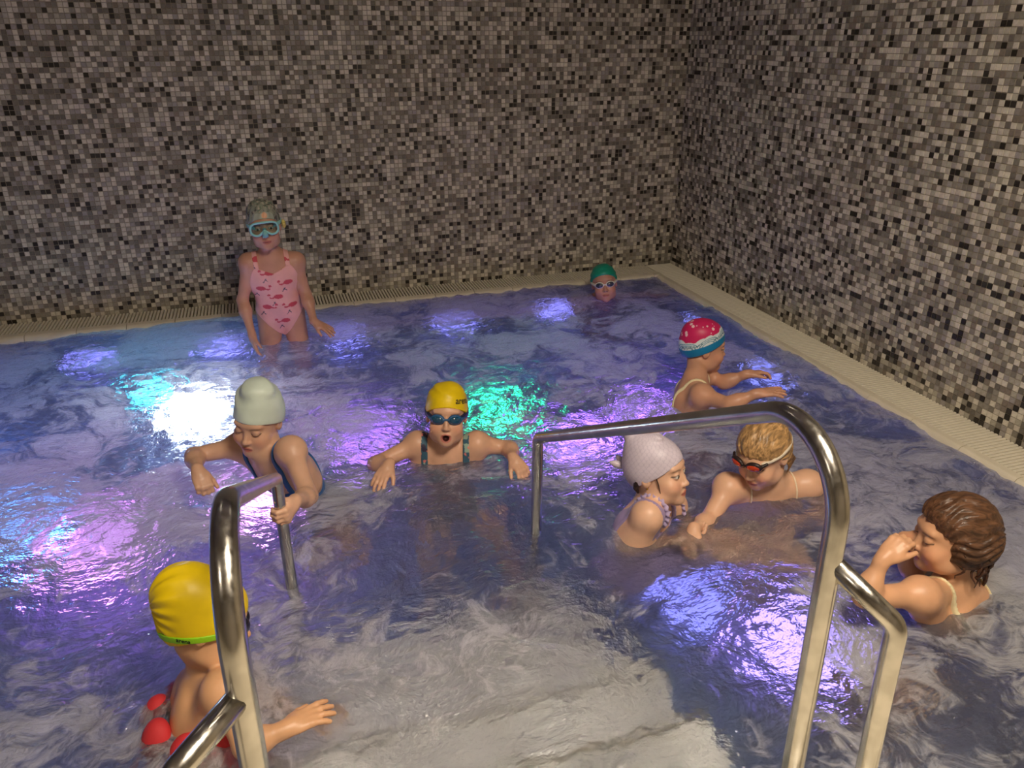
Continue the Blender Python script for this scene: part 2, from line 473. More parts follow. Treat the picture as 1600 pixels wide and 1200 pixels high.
# overflow grates, slat by slat
SP = 0.0192
def grate(name, label, loc, n, slat, step, bars):
    g = tag(empty(name, loc), label, 'grate', 'overflow grates')
    sm = slat.mesh('slat', M_SLAT)
    for k in range(n):
        link('slat', sm, g, (step[0]*k, step[1]*k, 0))
    for b in bars:
        link('support_bar', b.mesh('support_bar', M_SLAT), g)
    return g
slat_prof = lambda wd: [(-wd/2+0.002, 0), (wd/2-0.002, 0), (wd/2, -0.003), (wd/2-0.003, -0.03), (-wd/2+0.003, -0.03), (-wd/2, -0.003)]
sb = MB().prism(slat_prof(0.0133), [lambda u, v: (u, -0.006, v), lambda u, v: (u, -0.203, v)])
grate('overflow_grate', 'cream slatted overflow grate running along the back wall', (-0.22, 0, 0.004), 298, sb, (-SP, 0),
      [MB().box((-5.7, -0.06, -0.040), (0.0, -0.05, -0.028)), MB().box((-5.7, -0.16, -0.040), (0.0, -0.15, -0.028))])
sr = MB().prism(slat_prof(0.0133), [lambda u, v: (-0.006, u, v), lambda u, v: (-0.203, u, v)])
grate('overflow_grate', 'cream slatted overflow grate running along the right wall', (0, -0.02, 0.004), 212, sr, (0, -SP),
      [MB().box((-0.06, -4.08, -0.040), (-0.05, 0.0, -0.028)), MB().box((-0.16, -4.08, -0.040), (-0.15, 0.0, -0.028))])

# ------------------------------------------------------------------ lamps
M_RING = simple('lamp_ring_steel', lin(190, 190, 190), 0.3, 1.0)
for i, (x, y, r, st, c) in enumerate(CEILING_LAMPS):
    t = tag(empty('ceiling_lamp', (x, y, CEIL_Z)), ['warm ceiling lamp above the near end of the pool', 'warm ceiling lamp above the deck at the far left', 'small ceiling lamp above the back right of the pool', 'small ceiling lamp above the back left of the pool'][i], 'lamp')
    link('ring', MB().lathe([(r+0.03, 0), (r+0.03, -0.02), (r, -0.03), (r, -0.012)], 32).mesh('ring', M_RING, True), t)
    em = simple('lamp_glow', c+(1,), 0.5, emit=st)
    mb = MB(); mb.v = [(r*math.cos(2*math.pi*k/24), r*math.sin(2*math.pi*k/24), -0.014) for k in range(24)]; mb.f = [tuple(reversed(range(24)))]
    link('diffuser', mb.mesh('diffuser', em), t)

def pool_lamp(x, y, z, r, st, c, label, R=None, collar=0.0):
    t = tag(empty('underwater_light', (x, y, z)), label, 'light', 'underwater lights')
    if R is not None: t.rotation_euler = R
    link('housing', MB().lathe([(r+0.02, -0.05), (r+0.02, 0.0), (r+0.004, 0.012), (r, 0.004)], 24).mesh('housing', M_RING, True), t)
    em = simple('light_glow', c+(1,), 0.5, emit=st)
    lens = [(0.001, 0.022)] + [(r*math.sin(math.radians(a)), 0.004+0.018*math.cos(math.radians(a))) for a in (25, 50, 75, 90)]
    link('lens', MB().lathe(lens[::-1], 16).mesh('lens', em, True), t)
    if collar: link('collar', MB().lathe([(r+0.02, 0.0), (r+0.02, collar), (r+0.008, collar), (r+0.008, 0.0)], 24).mesh('collar', M_RING, True), t)
    if -0.95 < z and y < -0.92 and R is None:
        link('stem', MB().tube([(0, 0, -0.03), (0, 0, -1.05-z)], 0.02, 10).mesh('stem', M_RING, True), t)
for a in POOL_LAMPS: pool_lamp(*a)
ORD = ['first', 'second', 'third', 'fourth', 'fifth', 'sixth', 'seventh']
for i, (x, st) in enumerate(WALL_FILL_LAMPS):
    pool_lamp(x, PY1-0.012, -0.38, 0.15, st, (0.28, 0.26, 1.0), 'added blue violet fill light in the back basin wall, ' + ORD[i] + ' from the left', (math.radians(90), 0, 0))
for i, (y, st) in enumerate(SIDE_FILL_LAMPS):
    pool_lamp(PX1-0.012, y, -0.38, 0.15, st, (0.26, 0.28, 1.0), 'added blue violet fill light in the right basin wall, ' + ORD[i] + ' from the back corner', (0, math.radians(-90), 0))

# ------------------------------------------------------------------ handrails
def steel():
    m, n = new_mat('polished_steel')
    pos = n('ShaderNodeTexCoord', out=3)
    no = n('ShaderNodeTexNoise', {'Vector': n.vec('MULTIPLY', pos, (1, 1, 0.15)), 'Scale': 120.0, 'Detail': 4.0})
    dr = n('ShaderNodeTexNoise', {'Vector': pos, 'Scale': 26.0, 'Detail': 2.0})
    n.finish(n('ShaderNodeBsdfPrincipled', {'Base Color': n.mix(n.smooth(dr, 0.35, 0.7), lin(190, 186, 178), lin(210, 206, 198)), 'Metallic': 1.0,
             'Roughness': n.smooth(no, 0.3, 0.7, 0.17, 0.27), 'Normal': n('ShaderNodeBump', {'Height': no, 'Strength': 0.06, 'Distance': 0.001})}))
    return m
M_STEEL = steel()
def rail(xb, xt, xf, yb, x2, label):
    t = tag(empty('handrail', (xb, yb, 0.0)), label, 'handrail', 'stainless steel handrails of the steps')
    o = (-xb, -yb, 0.0); s = 1 if xb > -2.5 else -1
    main = fillet([(xb, yb, 0.0), (xt, -4.085, 1.045), (xf, -2.86, 0.365), (xf, -2.85, -0.70)], [0.125, 0.032], 16)
    link('main_tube', MB().tube(main, 0.0172, 24).mesh('main_tube', M_STEEL, True), t, o)
    f = 0.80/1.045; xs = xb+(xt-xb)*f; ys = yb+(-4.085-yb)*f
    zc = 0.715 if s > 0 else 0.765
    br = fillet([(xs, ys, 0.795), (x2, ys-0.075, zc), (x2+0.004*s, ys-0.10, 0.0)], [0.034], 10)
    link('branch_tube', MB().tube(br, 0.0158, 20).mesh('branch_tube', M_STEEL, True), t, o)
    for (fx, fy, nm) in ((xb, yb, 'floor_flange'), (x2+0.004*s, ys-0.10, 'floor_flange')):
        link(nm, MB().lathe([(0.001, 0.012), (0.022, 0.012), (0.042, 0.006), (0.044, 0.0)], 24).mesh(nm, M_STEEL, True), t, (fx-xb, fy-yb, 0.0))
    return t
RAIL_L = rail(-2.882, -2.876, -2.84, -4.15, -2.962, 'left stainless steel handrail gripped by the mint-capped child')
RAIL_R = rail(-2.082, -2.040, -2.055, -4.16, -1.975, 'right stainless steel handrail arching in front of the lilac-capped girl')

# ------------------------------------------------------------------ water: real waves, refracting clear water mixed with white foam
def water_height(x, y):
    P = np.stack([x, y, np.zeros_like(x)], 1)
    q = P.copy(); q[:, 0] += 0.12*vnoise(P, 2.3, 5); q[:, 1] += 0.12*vnoise(P, 2.3, 6)
    hgt = 0.016*vnoise(q, 1.9, 1)+0.012*vnoise(q, 4.3, 2)
    hgt += 0.0065*(1-2*np.abs(vnoise(q, 8.5, 3)))+0.0042*(1-2*np.abs(vnoise(q, 17, 4)))+0.0018*vnoise(q, 36, 8)
    for (cx, cy, rad, up) in FOAM_JETS:
        hgt += up*np.exp(-((x-cx)**2+(y-cy)**2)/rad**2)
    return hgt-0.014
# foaming massage jets: x, y, radius, rise
FOAM_JETS = [(-3.45, -2.40, 0.45, 0.01), (-0.78, -2.85, 0.30, 0.02), (-0.62, -3.45, 0.42, 0.02), (-0.85, -3.95, 0.40, 0.015), (-3.05, -2.15, 0.22, 0.02), (-0.75, -1.15, 0.22, 0.015), (-4.9, -2.6, 0.4, 0.02),
             (-2.6, -0.55, 0.35, 0.02), (-4.4, -0.75, 0.45, 0.015), (-1.5, -0.5, 0.3, 0.012), (-3.3, -0.5, 0.3, 0.012), (-4.5, -1.6, 0.4, 0.02)]

def water_material():
    m, n = new_mat('whirlpool_water')
    pos = n('ShaderNodeNewGeometry', out=0)
    w1 = n('ShaderNodeTexNoise', {'Vector': pos, 'Scale': 2.6, 'Detail': 2.0}, out=1)
    wp = n.vec('ADD', pos, n.vscale(n.vec('SUBTRACT', w1, (0.5, 0.5, 0.5)), 0.7))
    w2 = n('ShaderNodeTexNoise', {'Vector': wp, 'Scale': 9.0, 'Detail': 2.0}, out=1)
    wq = n.vec('ADD', wp, n.vscale(n.vec('SUBTRACT', w2, (0.5, 0.5, 0.5)), 0.16))
    big = n('ShaderNodeTexNoise', {'Vector': wp, 'Scale': 2.0, 'Detail': 3.0, 'Roughness': 0.55})
    mid = n('ShaderNodeTexNoise', {'Vector': wq, 'Scale': 7.5, 'Detail': 7.0, 'Roughness': 0.66})
    fin = n('ShaderNodeTexNoise', {'Vector': wq, 'Scale': 30.0, 'Detail': 5.0, 'Roughness': 0.7})
    dens = n.math('ADD', n.math('MULTIPLY', big, 0.46), n.math('ADD', n.math('MULTIPLY', mid, 0.40), n.math('MULTIPLY', fin, 0.14)))
    dens = n.math('MULTIPLY_ADD', dens, 1.5, -0.25)
    # the jets boil white where they break the surface
    jets = 0.0
    for (cx, cy, rad, up) in FOAM_JETS:
        d = n.vec('DISTANCE', wp, (cx, cy, 0.0), out=1)
        j = n.smooth(d, rad*0.15, rad*1.2, 0.16, 0.0)
        jets = n.math('ADD', j, jets)
    edge = n.smooth(n('ShaderNodeSeparateXYZ', {0: wp}, out=1), -1.0, -0.35, 0.0, 0.035)
    jets = n.math('ADD', jets, edge)
    # calmer, clearer water over the steps
    d = n.vec('DISTANCE', n.vec('MULTIPLY', wp, (1.0, 0.95, 0.0)), (-2.25, -3.30, 0.0), out=1)
    calm = n.smooth(d, 0.30, 0.95, 0.14, 0.0)
    d2 = n.vec('DISTANCE', n.vec('MULTIPLY', wp, (1.0, 1.0, 0.0)), (-3.15, -1.45, 0.0), out=1)
    d3 = n.vec('DISTANCE', n.vec('MULTIPLY', wp, (1.0, 1.0, 0.0)), (-1.50, -3.05, 0.0), out=1)
    fac = n.math('SUBTRACT', n.math('SUBTRACT', n.math('ADD', dens, jets), calm), n.math('ADD', n.smooth(d2, 0.15, 0.55, 0.02, 0.0), n.smooth(d3, 0.15, 0.55, 0.18, 0.0)))
    foam = n.smooth(fac, FOAM_LO, FOAM_HI, n.smooth(calm, 0.0, 0.12, 0.14, 0.04), FOAM_MAX)
    # ripples too fine for the mesh
    w3 = n('ShaderNodeTexNoise', {'Vector': pos, 'Scale': 3.4, 'Detail': 1.0}, out=1)
    wr = n.vec('ADD', pos, n.vscale(n.vec('SUBTRACT', w3, (0.5, 0.5, 0.5)), 0.16))
    r1 = n('ShaderNodeTexNoise', {'Vector': n.vec('MULTIPLY', wr, (1.0, 1.5, 1.0)), 'Scale': 15.0, 'Detail': 3.0, 'Roughness': 0.55})
    r2 = n('ShaderNodeTexNoise', {'Vector': wr, 'Scale': 55.0, 'Detail': 2.0, 'Roughness': 0.55})
    hgt = n.math('ADD', n.math('MULTIPLY', r1, 1.0), n.math('MULTIPLY', r2, 0.30))
    hgt = n.math('MULTIPLY', hgt, n.smooth(calm, 0.0, 0.14, 1.0, 0.85))
    nor = n('ShaderNodeBump', {'Height': hgt, 'Strength': 1.0, 'Distance': 0.017})
    norf = n('ShaderNodeBump', {'Height': n.math('ADD', hgt, n.math('MULTIPLY', fac, 2.2)), 'Strength': 0.7, 'Distance': 0.02})
    refr = n('ShaderNodeBsdfRefraction', {'Color': (0.90, 0.95, 1.0, 1), 'Roughness': 0.05, 'IOR': 1.33, 'Normal': nor})
    haze = n('ShaderNodeBsdfRefraction', {'Color': (0.90, 0.95, 1.0, 1), 'Roughness': n.smooth(calm, 0.0, 0.14, 0.42, 0.60), 'IOR': 1.33, 'Normal': nor})
    clear = n('ShaderNodeMixShader', {0: n.smooth(calm, 0.0, 0.14, 0.40, 0.44), 1: refr, 2: haze})
    gl = n('ShaderNodeBsdfGlossy', {'Color': (1, 1, 1, 1), 'Roughness': 0.035, 'Normal': nor})
    fr = n('ShaderNodeFresnel', {'IOR': 1.33, 'Normal': nor})
    cl = n('ShaderNodeMixShader', {0: fr, 1: clear, 2: gl})
    df = n('ShaderNodeBsdfDiffuse', {'Color': (0.74, 0.74, 0.76, 1), 'Normal': norf})
    tl = n('ShaderNodeBsdfTranslucent', {'Color': (0.80, 0.80, 0.84, 1), 'Normal': norf})
    fo = n('ShaderNodeMixShader', {0: 0.52, 1: df, 2: tl})
    fog = n('ShaderNodeMixShader', {0: n.math('MULTIPLY', fr, 0.6), 1: fo, 2: gl})
    n.finish(n('ShaderNodeMixShader', {0: foam, 1: cl, 2: fog}))
    return m
FOAM_LO, FOAM_HI, FOAM_MIN, FOAM_MAX = 0.435, 0.60, 0.06, 0.85
def build_water():
    H = 0.0135
    xs = np.arange(PX0, PX1+H, H); ys = np.arange(PY0, PY1+H, H)
    xs[-1] = PX1+0.012; ys[-1] = PY1+0.012
    X, Y = np.meshgrid(xs, ys, indexing='ij'); nx, ny = X.shape
    Z = water_height(X.ravel(), Y.ravel())
    V = np.stack([X.ravel(), Y.ravel(), Z], 1)
    i = (np.arange(nx-1)[:, None]*ny+np.arange(ny-1)[None]).ravel()
    Q = np.stack([i, i+ny, i+ny+1, i+1], 1)
    o = link('pool_water', mesh_np('pool_water', V, Q, water_material()))
    tag(o, 'churning whirlpool water with white foam and coloured glow', 'water', kind='stuff')
build_water()

POSES = {
 'P1': dict(H=(-2.779, -0.800, 0.636), NB=(-2.768, -0.755, 0.463), SR=(-2.878, -0.750, 0.440), SL=(-2.649, -0.750, 0.428), ER=(-2.936, -0.760, 0.246), WR=(-2.911, -0.860, 0.086), EL=(-2.615, -0.780, 0.255), WL=(-2.594, -0.900, 0.139), P=(-2.754, -0.720, 0.164), KR=(-2.844, -0.780, -0.196), KL=(-2.664, -0.780, -0.196), AR=(-2.854, -0.700, -0.496), AL=(-2.654, -0.700, -0.496)),
 'P2': dict(H=(-0.803, -0.609, 0.100), NB=(-0.815, -0.513, -0.050), SR=(-0.955, -0.513, -0.080), SL=(-0.685, -0.453, -0.110), ER=(-0.975, -0.613, -0.270), WR=(-0.895, -0.783, -0.250), EL=(-0.495, -0.473, -0.110), WL=(-0.325, -0.553, -0.080), P=(-0.775, -0.533, -0.450), KR=(-0.845, -0.783, -0.600), KL=(-0.705, -0.783, -0.600), AR=(-0.845, -0.723, -0.890), AL=(-0.705, -0.723, -0.890)),
 'P3': dict(H=(-0.943, -2.008, 0.216), NB=(-1.023, -2.092, 0.106), SR=(-1.078, -2.243, 0.092), SL=(-0.907, -1.977, 0.065), ER=(-1.030, -2.379, 0.105), WR=(-0.936, -2.419, 0.159), EL=(-0.854, -2.061, 0.044), WL=(-0.777, -2.118, 0.099), P=(-1.053, -2.112, -0.314), KR=(-0.953, -2.182, -0.614), KL=(-0.953, -2.022, -0.614), AR=(-1.003, -2.182, -0.894), AL=(-1.003, -2.022, -0.894)),
 'P4': dict(H=(-2.888, -2.271, 0.276), NB=(-2.871, -2.307, 0.163), SR=(-2.964, -2.195, 0.141), SL=(-2.791, -2.425, 0.213), ER=(-3.126, -2.194, 0.129), WR=(-3.100, -2.371, 0.163), EL=(-2.755, -2.610, 0.139), WL=(-2.800, -2.812, 0.250), P=(-2.711, -2.207, -0.197), KR=(-2.761, -2.427, -0.417), KL=(-2.611, -2.407, -0.417), AR=(-2.761, -2.227, -0.637), AL=(-2.611, -2.207, -0.637)),
 'P5': dict(H=(-2.200, -2.224, 0.165), NB=(-2.203, -2.206, 0.031), SR=(-2.310, -2.173, 0.027), SL=(-2.087, -2.246, 0.027), ER=(-2.486, -2.200, -0.017), WR=(-2.448, -2.310, 0.036), EL=(-1.957, -2.269, -0.001), WL=(-1.988, -2.408, 0.035), P=(-2.203, -2.206, -0.389), KR=(-2.283, -2.326, -0.679), KL=(-2.063, -2.466, -0.439), AR=(-2.283, -2.226, -0.959), AL=(-2.023, -2.546, -0.699)),
 'P6': dict(H=(-1.652, -2.905, 0.199), NB=(-1.666, -2.911, 0.081), SR=(-1.722, -2.992, 0.091), SL=(-1.533, -2.825, -0.012), ER=(-1.728, -2.984, -0.043), WR=(-1.603, -3.002, -0.044), EL=(-1.487, -2.875, -0.111), WL=(-1.534, -2.988, -0.064), P=(-1.726, -2.891, -0.289), KR=(-1.486, -3.061, -0.119), KL=(-1.476, -2.961, -0.119), AR=(-1.246, -3.161, -0.159), AL=(-1.236, -3.051, -0.169)),
 'P7': dict(H=(-1.238, -2.896, 0.187), NB=(-1.169, -2.870, 0.045), SR=(-1.324, -2.847, 0.035), SL=(-1.016, -2.889, 0.014), ER=(-1.441, -2.918, -0.039), WR=(-1.548, -2.998, 0.003), EL=(-0.950, -2.949, -0.165), WL=(-1.114, -2.951, -0.184), P=(-1.089, -2.730, -0.335), KR=(-1.179, -2.910, -0.575), KL=(-1.039, -2.930, -0.575), AR=(-1.159, -2.730, -0.815), AL=(-1.019, -2.750, -0.815)),
 'P8': dict(H=(-1.044, -3.508, 0.219), NB=(-0.996, -3.520, 0.059), SL=(-1.188, -3.578, 0.096), SR=(-0.825, -3.448, -0.062), EL=(-1.364, -3.556, 0.119), WL=(-1.316, -3.545, 0.223), ER=(-1.024, -3.404, -0.009), WR=(-1.103, -3.416, 0.154), P=(-0.936, -3.520, -0.351), KR=(-1.196, -3.440, -0.471), KL=(-1.196, -3.600, -0.471), AR=(-1.136, -3.440, -0.751), AL=(-1.136, -3.600, -0.751)),
 'P9': dict(H=(-3.035, -3.205, 0.201), NB=(-3.049, -3.211, 0.058), SR=(-3.011, -3.344, 0.095), SL=(-3.051, -3.097, -0.021), ER=(-2.972, -3.450, 0.020), WR=(-2.885, -3.439, 0.029), EL=(-2.961, -3.144, -0.187), WL=(-2.840, -3.246, -0.229), P=(-3.139, -3.311, -0.302), KR=(-2.939, -3.371, -0.502), KL=(-2.939, -3.211, -0.502), AR=(-3.059, -3.371, -0.762), AL=(-3.059, -3.211, -0.762)),
}

# ------------------------------------------------------------------ people
M_SKIN = vcol_mat('wet_skin', 0.42, 0.10, 220.0, sss=0.08, spec=0.45)
M_SUIT = vcol_mat('swimsuit_fabric', 0.6, 0.25, 500.0, sheen=0.1)
M_CAP = vcol_mat('silicone_cap', 0.42, 0.08, 90.0, spec=0.4)
M_FOAMB = vcol_mat('belt_foam', 0.7, 0.3, 260.0)
def hair_mat():
    m, n = new_mat('wet_hair')
    c = n('ShaderNodeAttribute', attribute_name='Col')
    pos = n('ShaderNodeTexCoord', out=3)
    no = n('ShaderNodeTexNoise', {'Vector': n.vec('MULTIPLY', pos, (1.0, 0.22, 0.6)), 'Scale': 150.0, 'Detail': 4.0, 'Distortion': 0.6})
    c2 = n('ShaderNodeHueSaturation', {'Color': c, 'Value': n.smooth(no, 0.3, 0.7, 0.55, 1.35)})
    n.finish(n('ShaderNodeBsdfPrincipled', {'Base Color': c2, 'Roughness': 0.38, 'Normal': n('ShaderNodeBump', {'Height': no, 'Strength': 0.8, 'Distance': 0.004})}))
    return m
M_HAIR = hair_mat()
def lens_mat(name, col, rough=0.08):
    return simple(name, col, rough, 0.0, spec=0.8, coat=0.6)
def rubber(name, col): return simple(name, col, 0.4)
def clear_lens(name, col):
    m, n = new_mat(name)
    tr = n('ShaderNodeBsdfTransparent', {'Color': col}); gl = n('ShaderNodeBsdfGlossy', {'Color': (1, 1, 1, 1), 'Roughness': 0.08})
    n.finish(n('ShaderNodeMixShader', {0: n('ShaderNodeMath', {0: n('ShaderNodeFresnel', {'IOR': 1.5}), 1: 0.8}, operation='MULTIPLY'), 1: tr, 2: gl})); return m

SKIN = np.array(lin(214, 160, 122)[:3]); LIP = np.array(lin(190, 112, 98)[:3]); BROW = np.array(lin(96, 66, 46)[:3])

def rot_head(phi, down, roll=0.0):
    """columns right, forward, up; phi clockwise from +Y, down = chin towards chest"""
    p, d, r = math.radians(phi), math.radians(down), math.radians(roll)
    f = Vector((math.sin(p)*math.cos(d), math.cos(p)*math.cos(d), -math.sin(d)))
    x = Vector((math.cos(p), -math.sin(p), 0)); u = x.cross(f)
    q = Matrix.Rotation(r, 3, f); x = q @ x; u = q @ u
    return np.array([[x[i], f[i], u[i]] for i in range(3)], np.float32)

def head_ops(c, M, s=1.0, part='all', mouth='closed', grow=0.0):
    W = lambda x, y, z: np.asarray(c, np.float32)+M@(np.array([x, y, z], np.float32)*s)
    E = lambda x, y, z, a, b, d, k=0.02, mode='u': op_ell(W(x, y, z), np.array([a+grow, b+grow, d+grow])*s, M, k*s, mode)
    Cc = lambda a, b, ra, rb, k=0.012: op_caps(W(*a), W(*b), ra*s, rb*s, k*s)
    cran = [E(0, -0.014, 0.034, 0.074, 0.095, 0.080)]
    if part == 'cranium': return cran+[E(0, -0.02, -0.005, 0.070, 0.085, 0.07, 0.03)]
    o = cran+[E(0, 0.012, -0.03, 0.062, 0.072, 0.075, 0.03), E(0, 0.046, -0.066, 0.040, 0.042, 0.036, 0.03),
              E(0, 0.070, -0.094, 0.020, 0.018, 0.016, 0.025)]
    for sx in (-1, 1):
        o += [E(sx*0.036, 0.058, -0.038, 0.027, 0.026, 0.027, 0.022), E(sx*0.041, 0.02, -0.075, 0.02, 0.03, 0.02, 0.03)]
    for sx in (-1, 1):
        o += [E(sx*0.032, 0.098, 0.0, 0.019, 0.016, 0.011, 0.014, 's')]
    for sx in (-1, 1):
        o += [E(sx*0.031, 0.074, 0.0, 0.0135, 0.0125, 0.0125, 0.004)]
    o += [E(0, 0.070, 0.026, 0.048, 0.014, 0.012, 0.02)]
    o += [Cc((0, 0.080, 0.004), (0, 0.096, -0.030), 0.0065, 0.0085), E(0, 0.099, -0.033, 0.0088, 0.0078, 0.0072, 0.008)]
    for sx in (-1, 1): o += [E(sx*0.010, 0.090, -0.036, 0.0070, 0.009, 0.0065, 0.006)]
    if mouth == 'open':
        o += [E(0, 0.088, -0.059, 0.018, 0.008, 0.0055, 0.005), E(0, 0.082, -0.083, 0.015, 0.009, 0.006, 0.006), E(0, 0.094, -0.071, 0.0125, 0.020, 0.0115, 0.004, 's')]
    else:
        o += [E(0, 0.087, -0.0605, 0.019, 0.0085, 0.0055, 0.006), E(0, 0.085, -0.0695, 0.016, 0.0085, 0.006, 0.006), E(0, 0.098, -0.065, 0.019, 0.008, 0.0012, 0.002, 's')]
    for sx in (-1, 1):
        o += [E(sx*0.073, -0.012, -0.008, 0.009, 0.018, 0.028, 0.008), E(sx*0.083, -0.008, -0.004, 0.006, 0.010, 0.016, 0.005, 's')]
    return o

def finger(o, base, d, n, t, lens, r0, r1, curl, k=0.006):
    """phalanges bending from direction d towards palm normal n"""
    p = base; ang = 0.0
    rr = np.linspace(r0, r1, len(lens)+1)
    for i, L in enumerate(lens):
        ang += math.radians(curl[min(i, len(curl)-1)])
        q = p+(d*math.cos(ang)+n*math.sin(ang))*L
        o.append(op_caps(p, q, rr[i], rr[i+1], k if i == 0 else 0.003)); p = q

def hand_ops(wrist, d, n, thumb_dir, s=1.0, curl=(15, 20, 15), spread=6.0, thumb=(35, 15)):
    """wrist point, direction to the fingers, palm normal (where the palm looks), rough direction of the thumb side"""
    nrm = lambda v: v/(np.linalg.norm(v)+1e-9)
    d = nrm(np.array(d, float)); n = np.array(n, float); n = nrm(n-d*(n@d)); t = np.cross(d, n)
    if t@np.array(thumb_dir, float) < 0: t = -t
    Mh = np.stack([t, d, n], 1); w = np.array(wrist, float); o = []
    o.append(op_ell(w+d*0.036*s+t*0.001, np.array([0.030, 0.042, 0.0125])*s, Mh, 0.012))
    o.append(op_caps(w-d*0.008*s, w+d*0.02*s, 0.0175*s, 0.019*s, 0.014))
    o.append(op_caps(w+d*0.016*s+t*0.014*s+n*0.004*s, w+d*0.034*s+t*0.022*s+n*0.006*s, 0.011*s, 0.010*s, 0.01))
    for i, (off, L) in enumerate(((0.0215, 0.052), (0.0075, 0.058), (-0.0072, 0.054), (-0.0205, 0.042))):
        a = math.radians(spread*(1.5-i))
        fd = d*math.cos(a)+t*math.sin(a)
        b = w+(d*(0.066 if i < 3 else 0.060)+t*off)*s
        o.append(op_caps(w+(d*0.04+t*off*0.85)*s, b, 0.0085*s, 0.0082*s, 0.006))
        finger(o, b, fd, n, t, [L*0.46*s, L*0.30*s, L*0.24*s], 0.0078*s, 0.0058*s, curl)
    a0, a1 = math.radians(thumb[0]), math.radians(thumb[1])
    td = d*math.cos(a0)+t*math.sin(a0)+n*0.25; td = nrm(td)
    b = w+(d*0.022+t*0.022+n*0.005)*s
    q = b+td*0.030*s; td2 = nrm(td*0.8+d*0.5*math.cos(a1)+n*0.35*math.sin(2*a1+0.3)); q2 = q+td2*0.026*s
    o += [op_caps(b, q, 0.0098*s, 0.0085*s, 0.008), op_caps(q, q2, 0.0082*s, 0.0066*s, 0.003)]
    return o

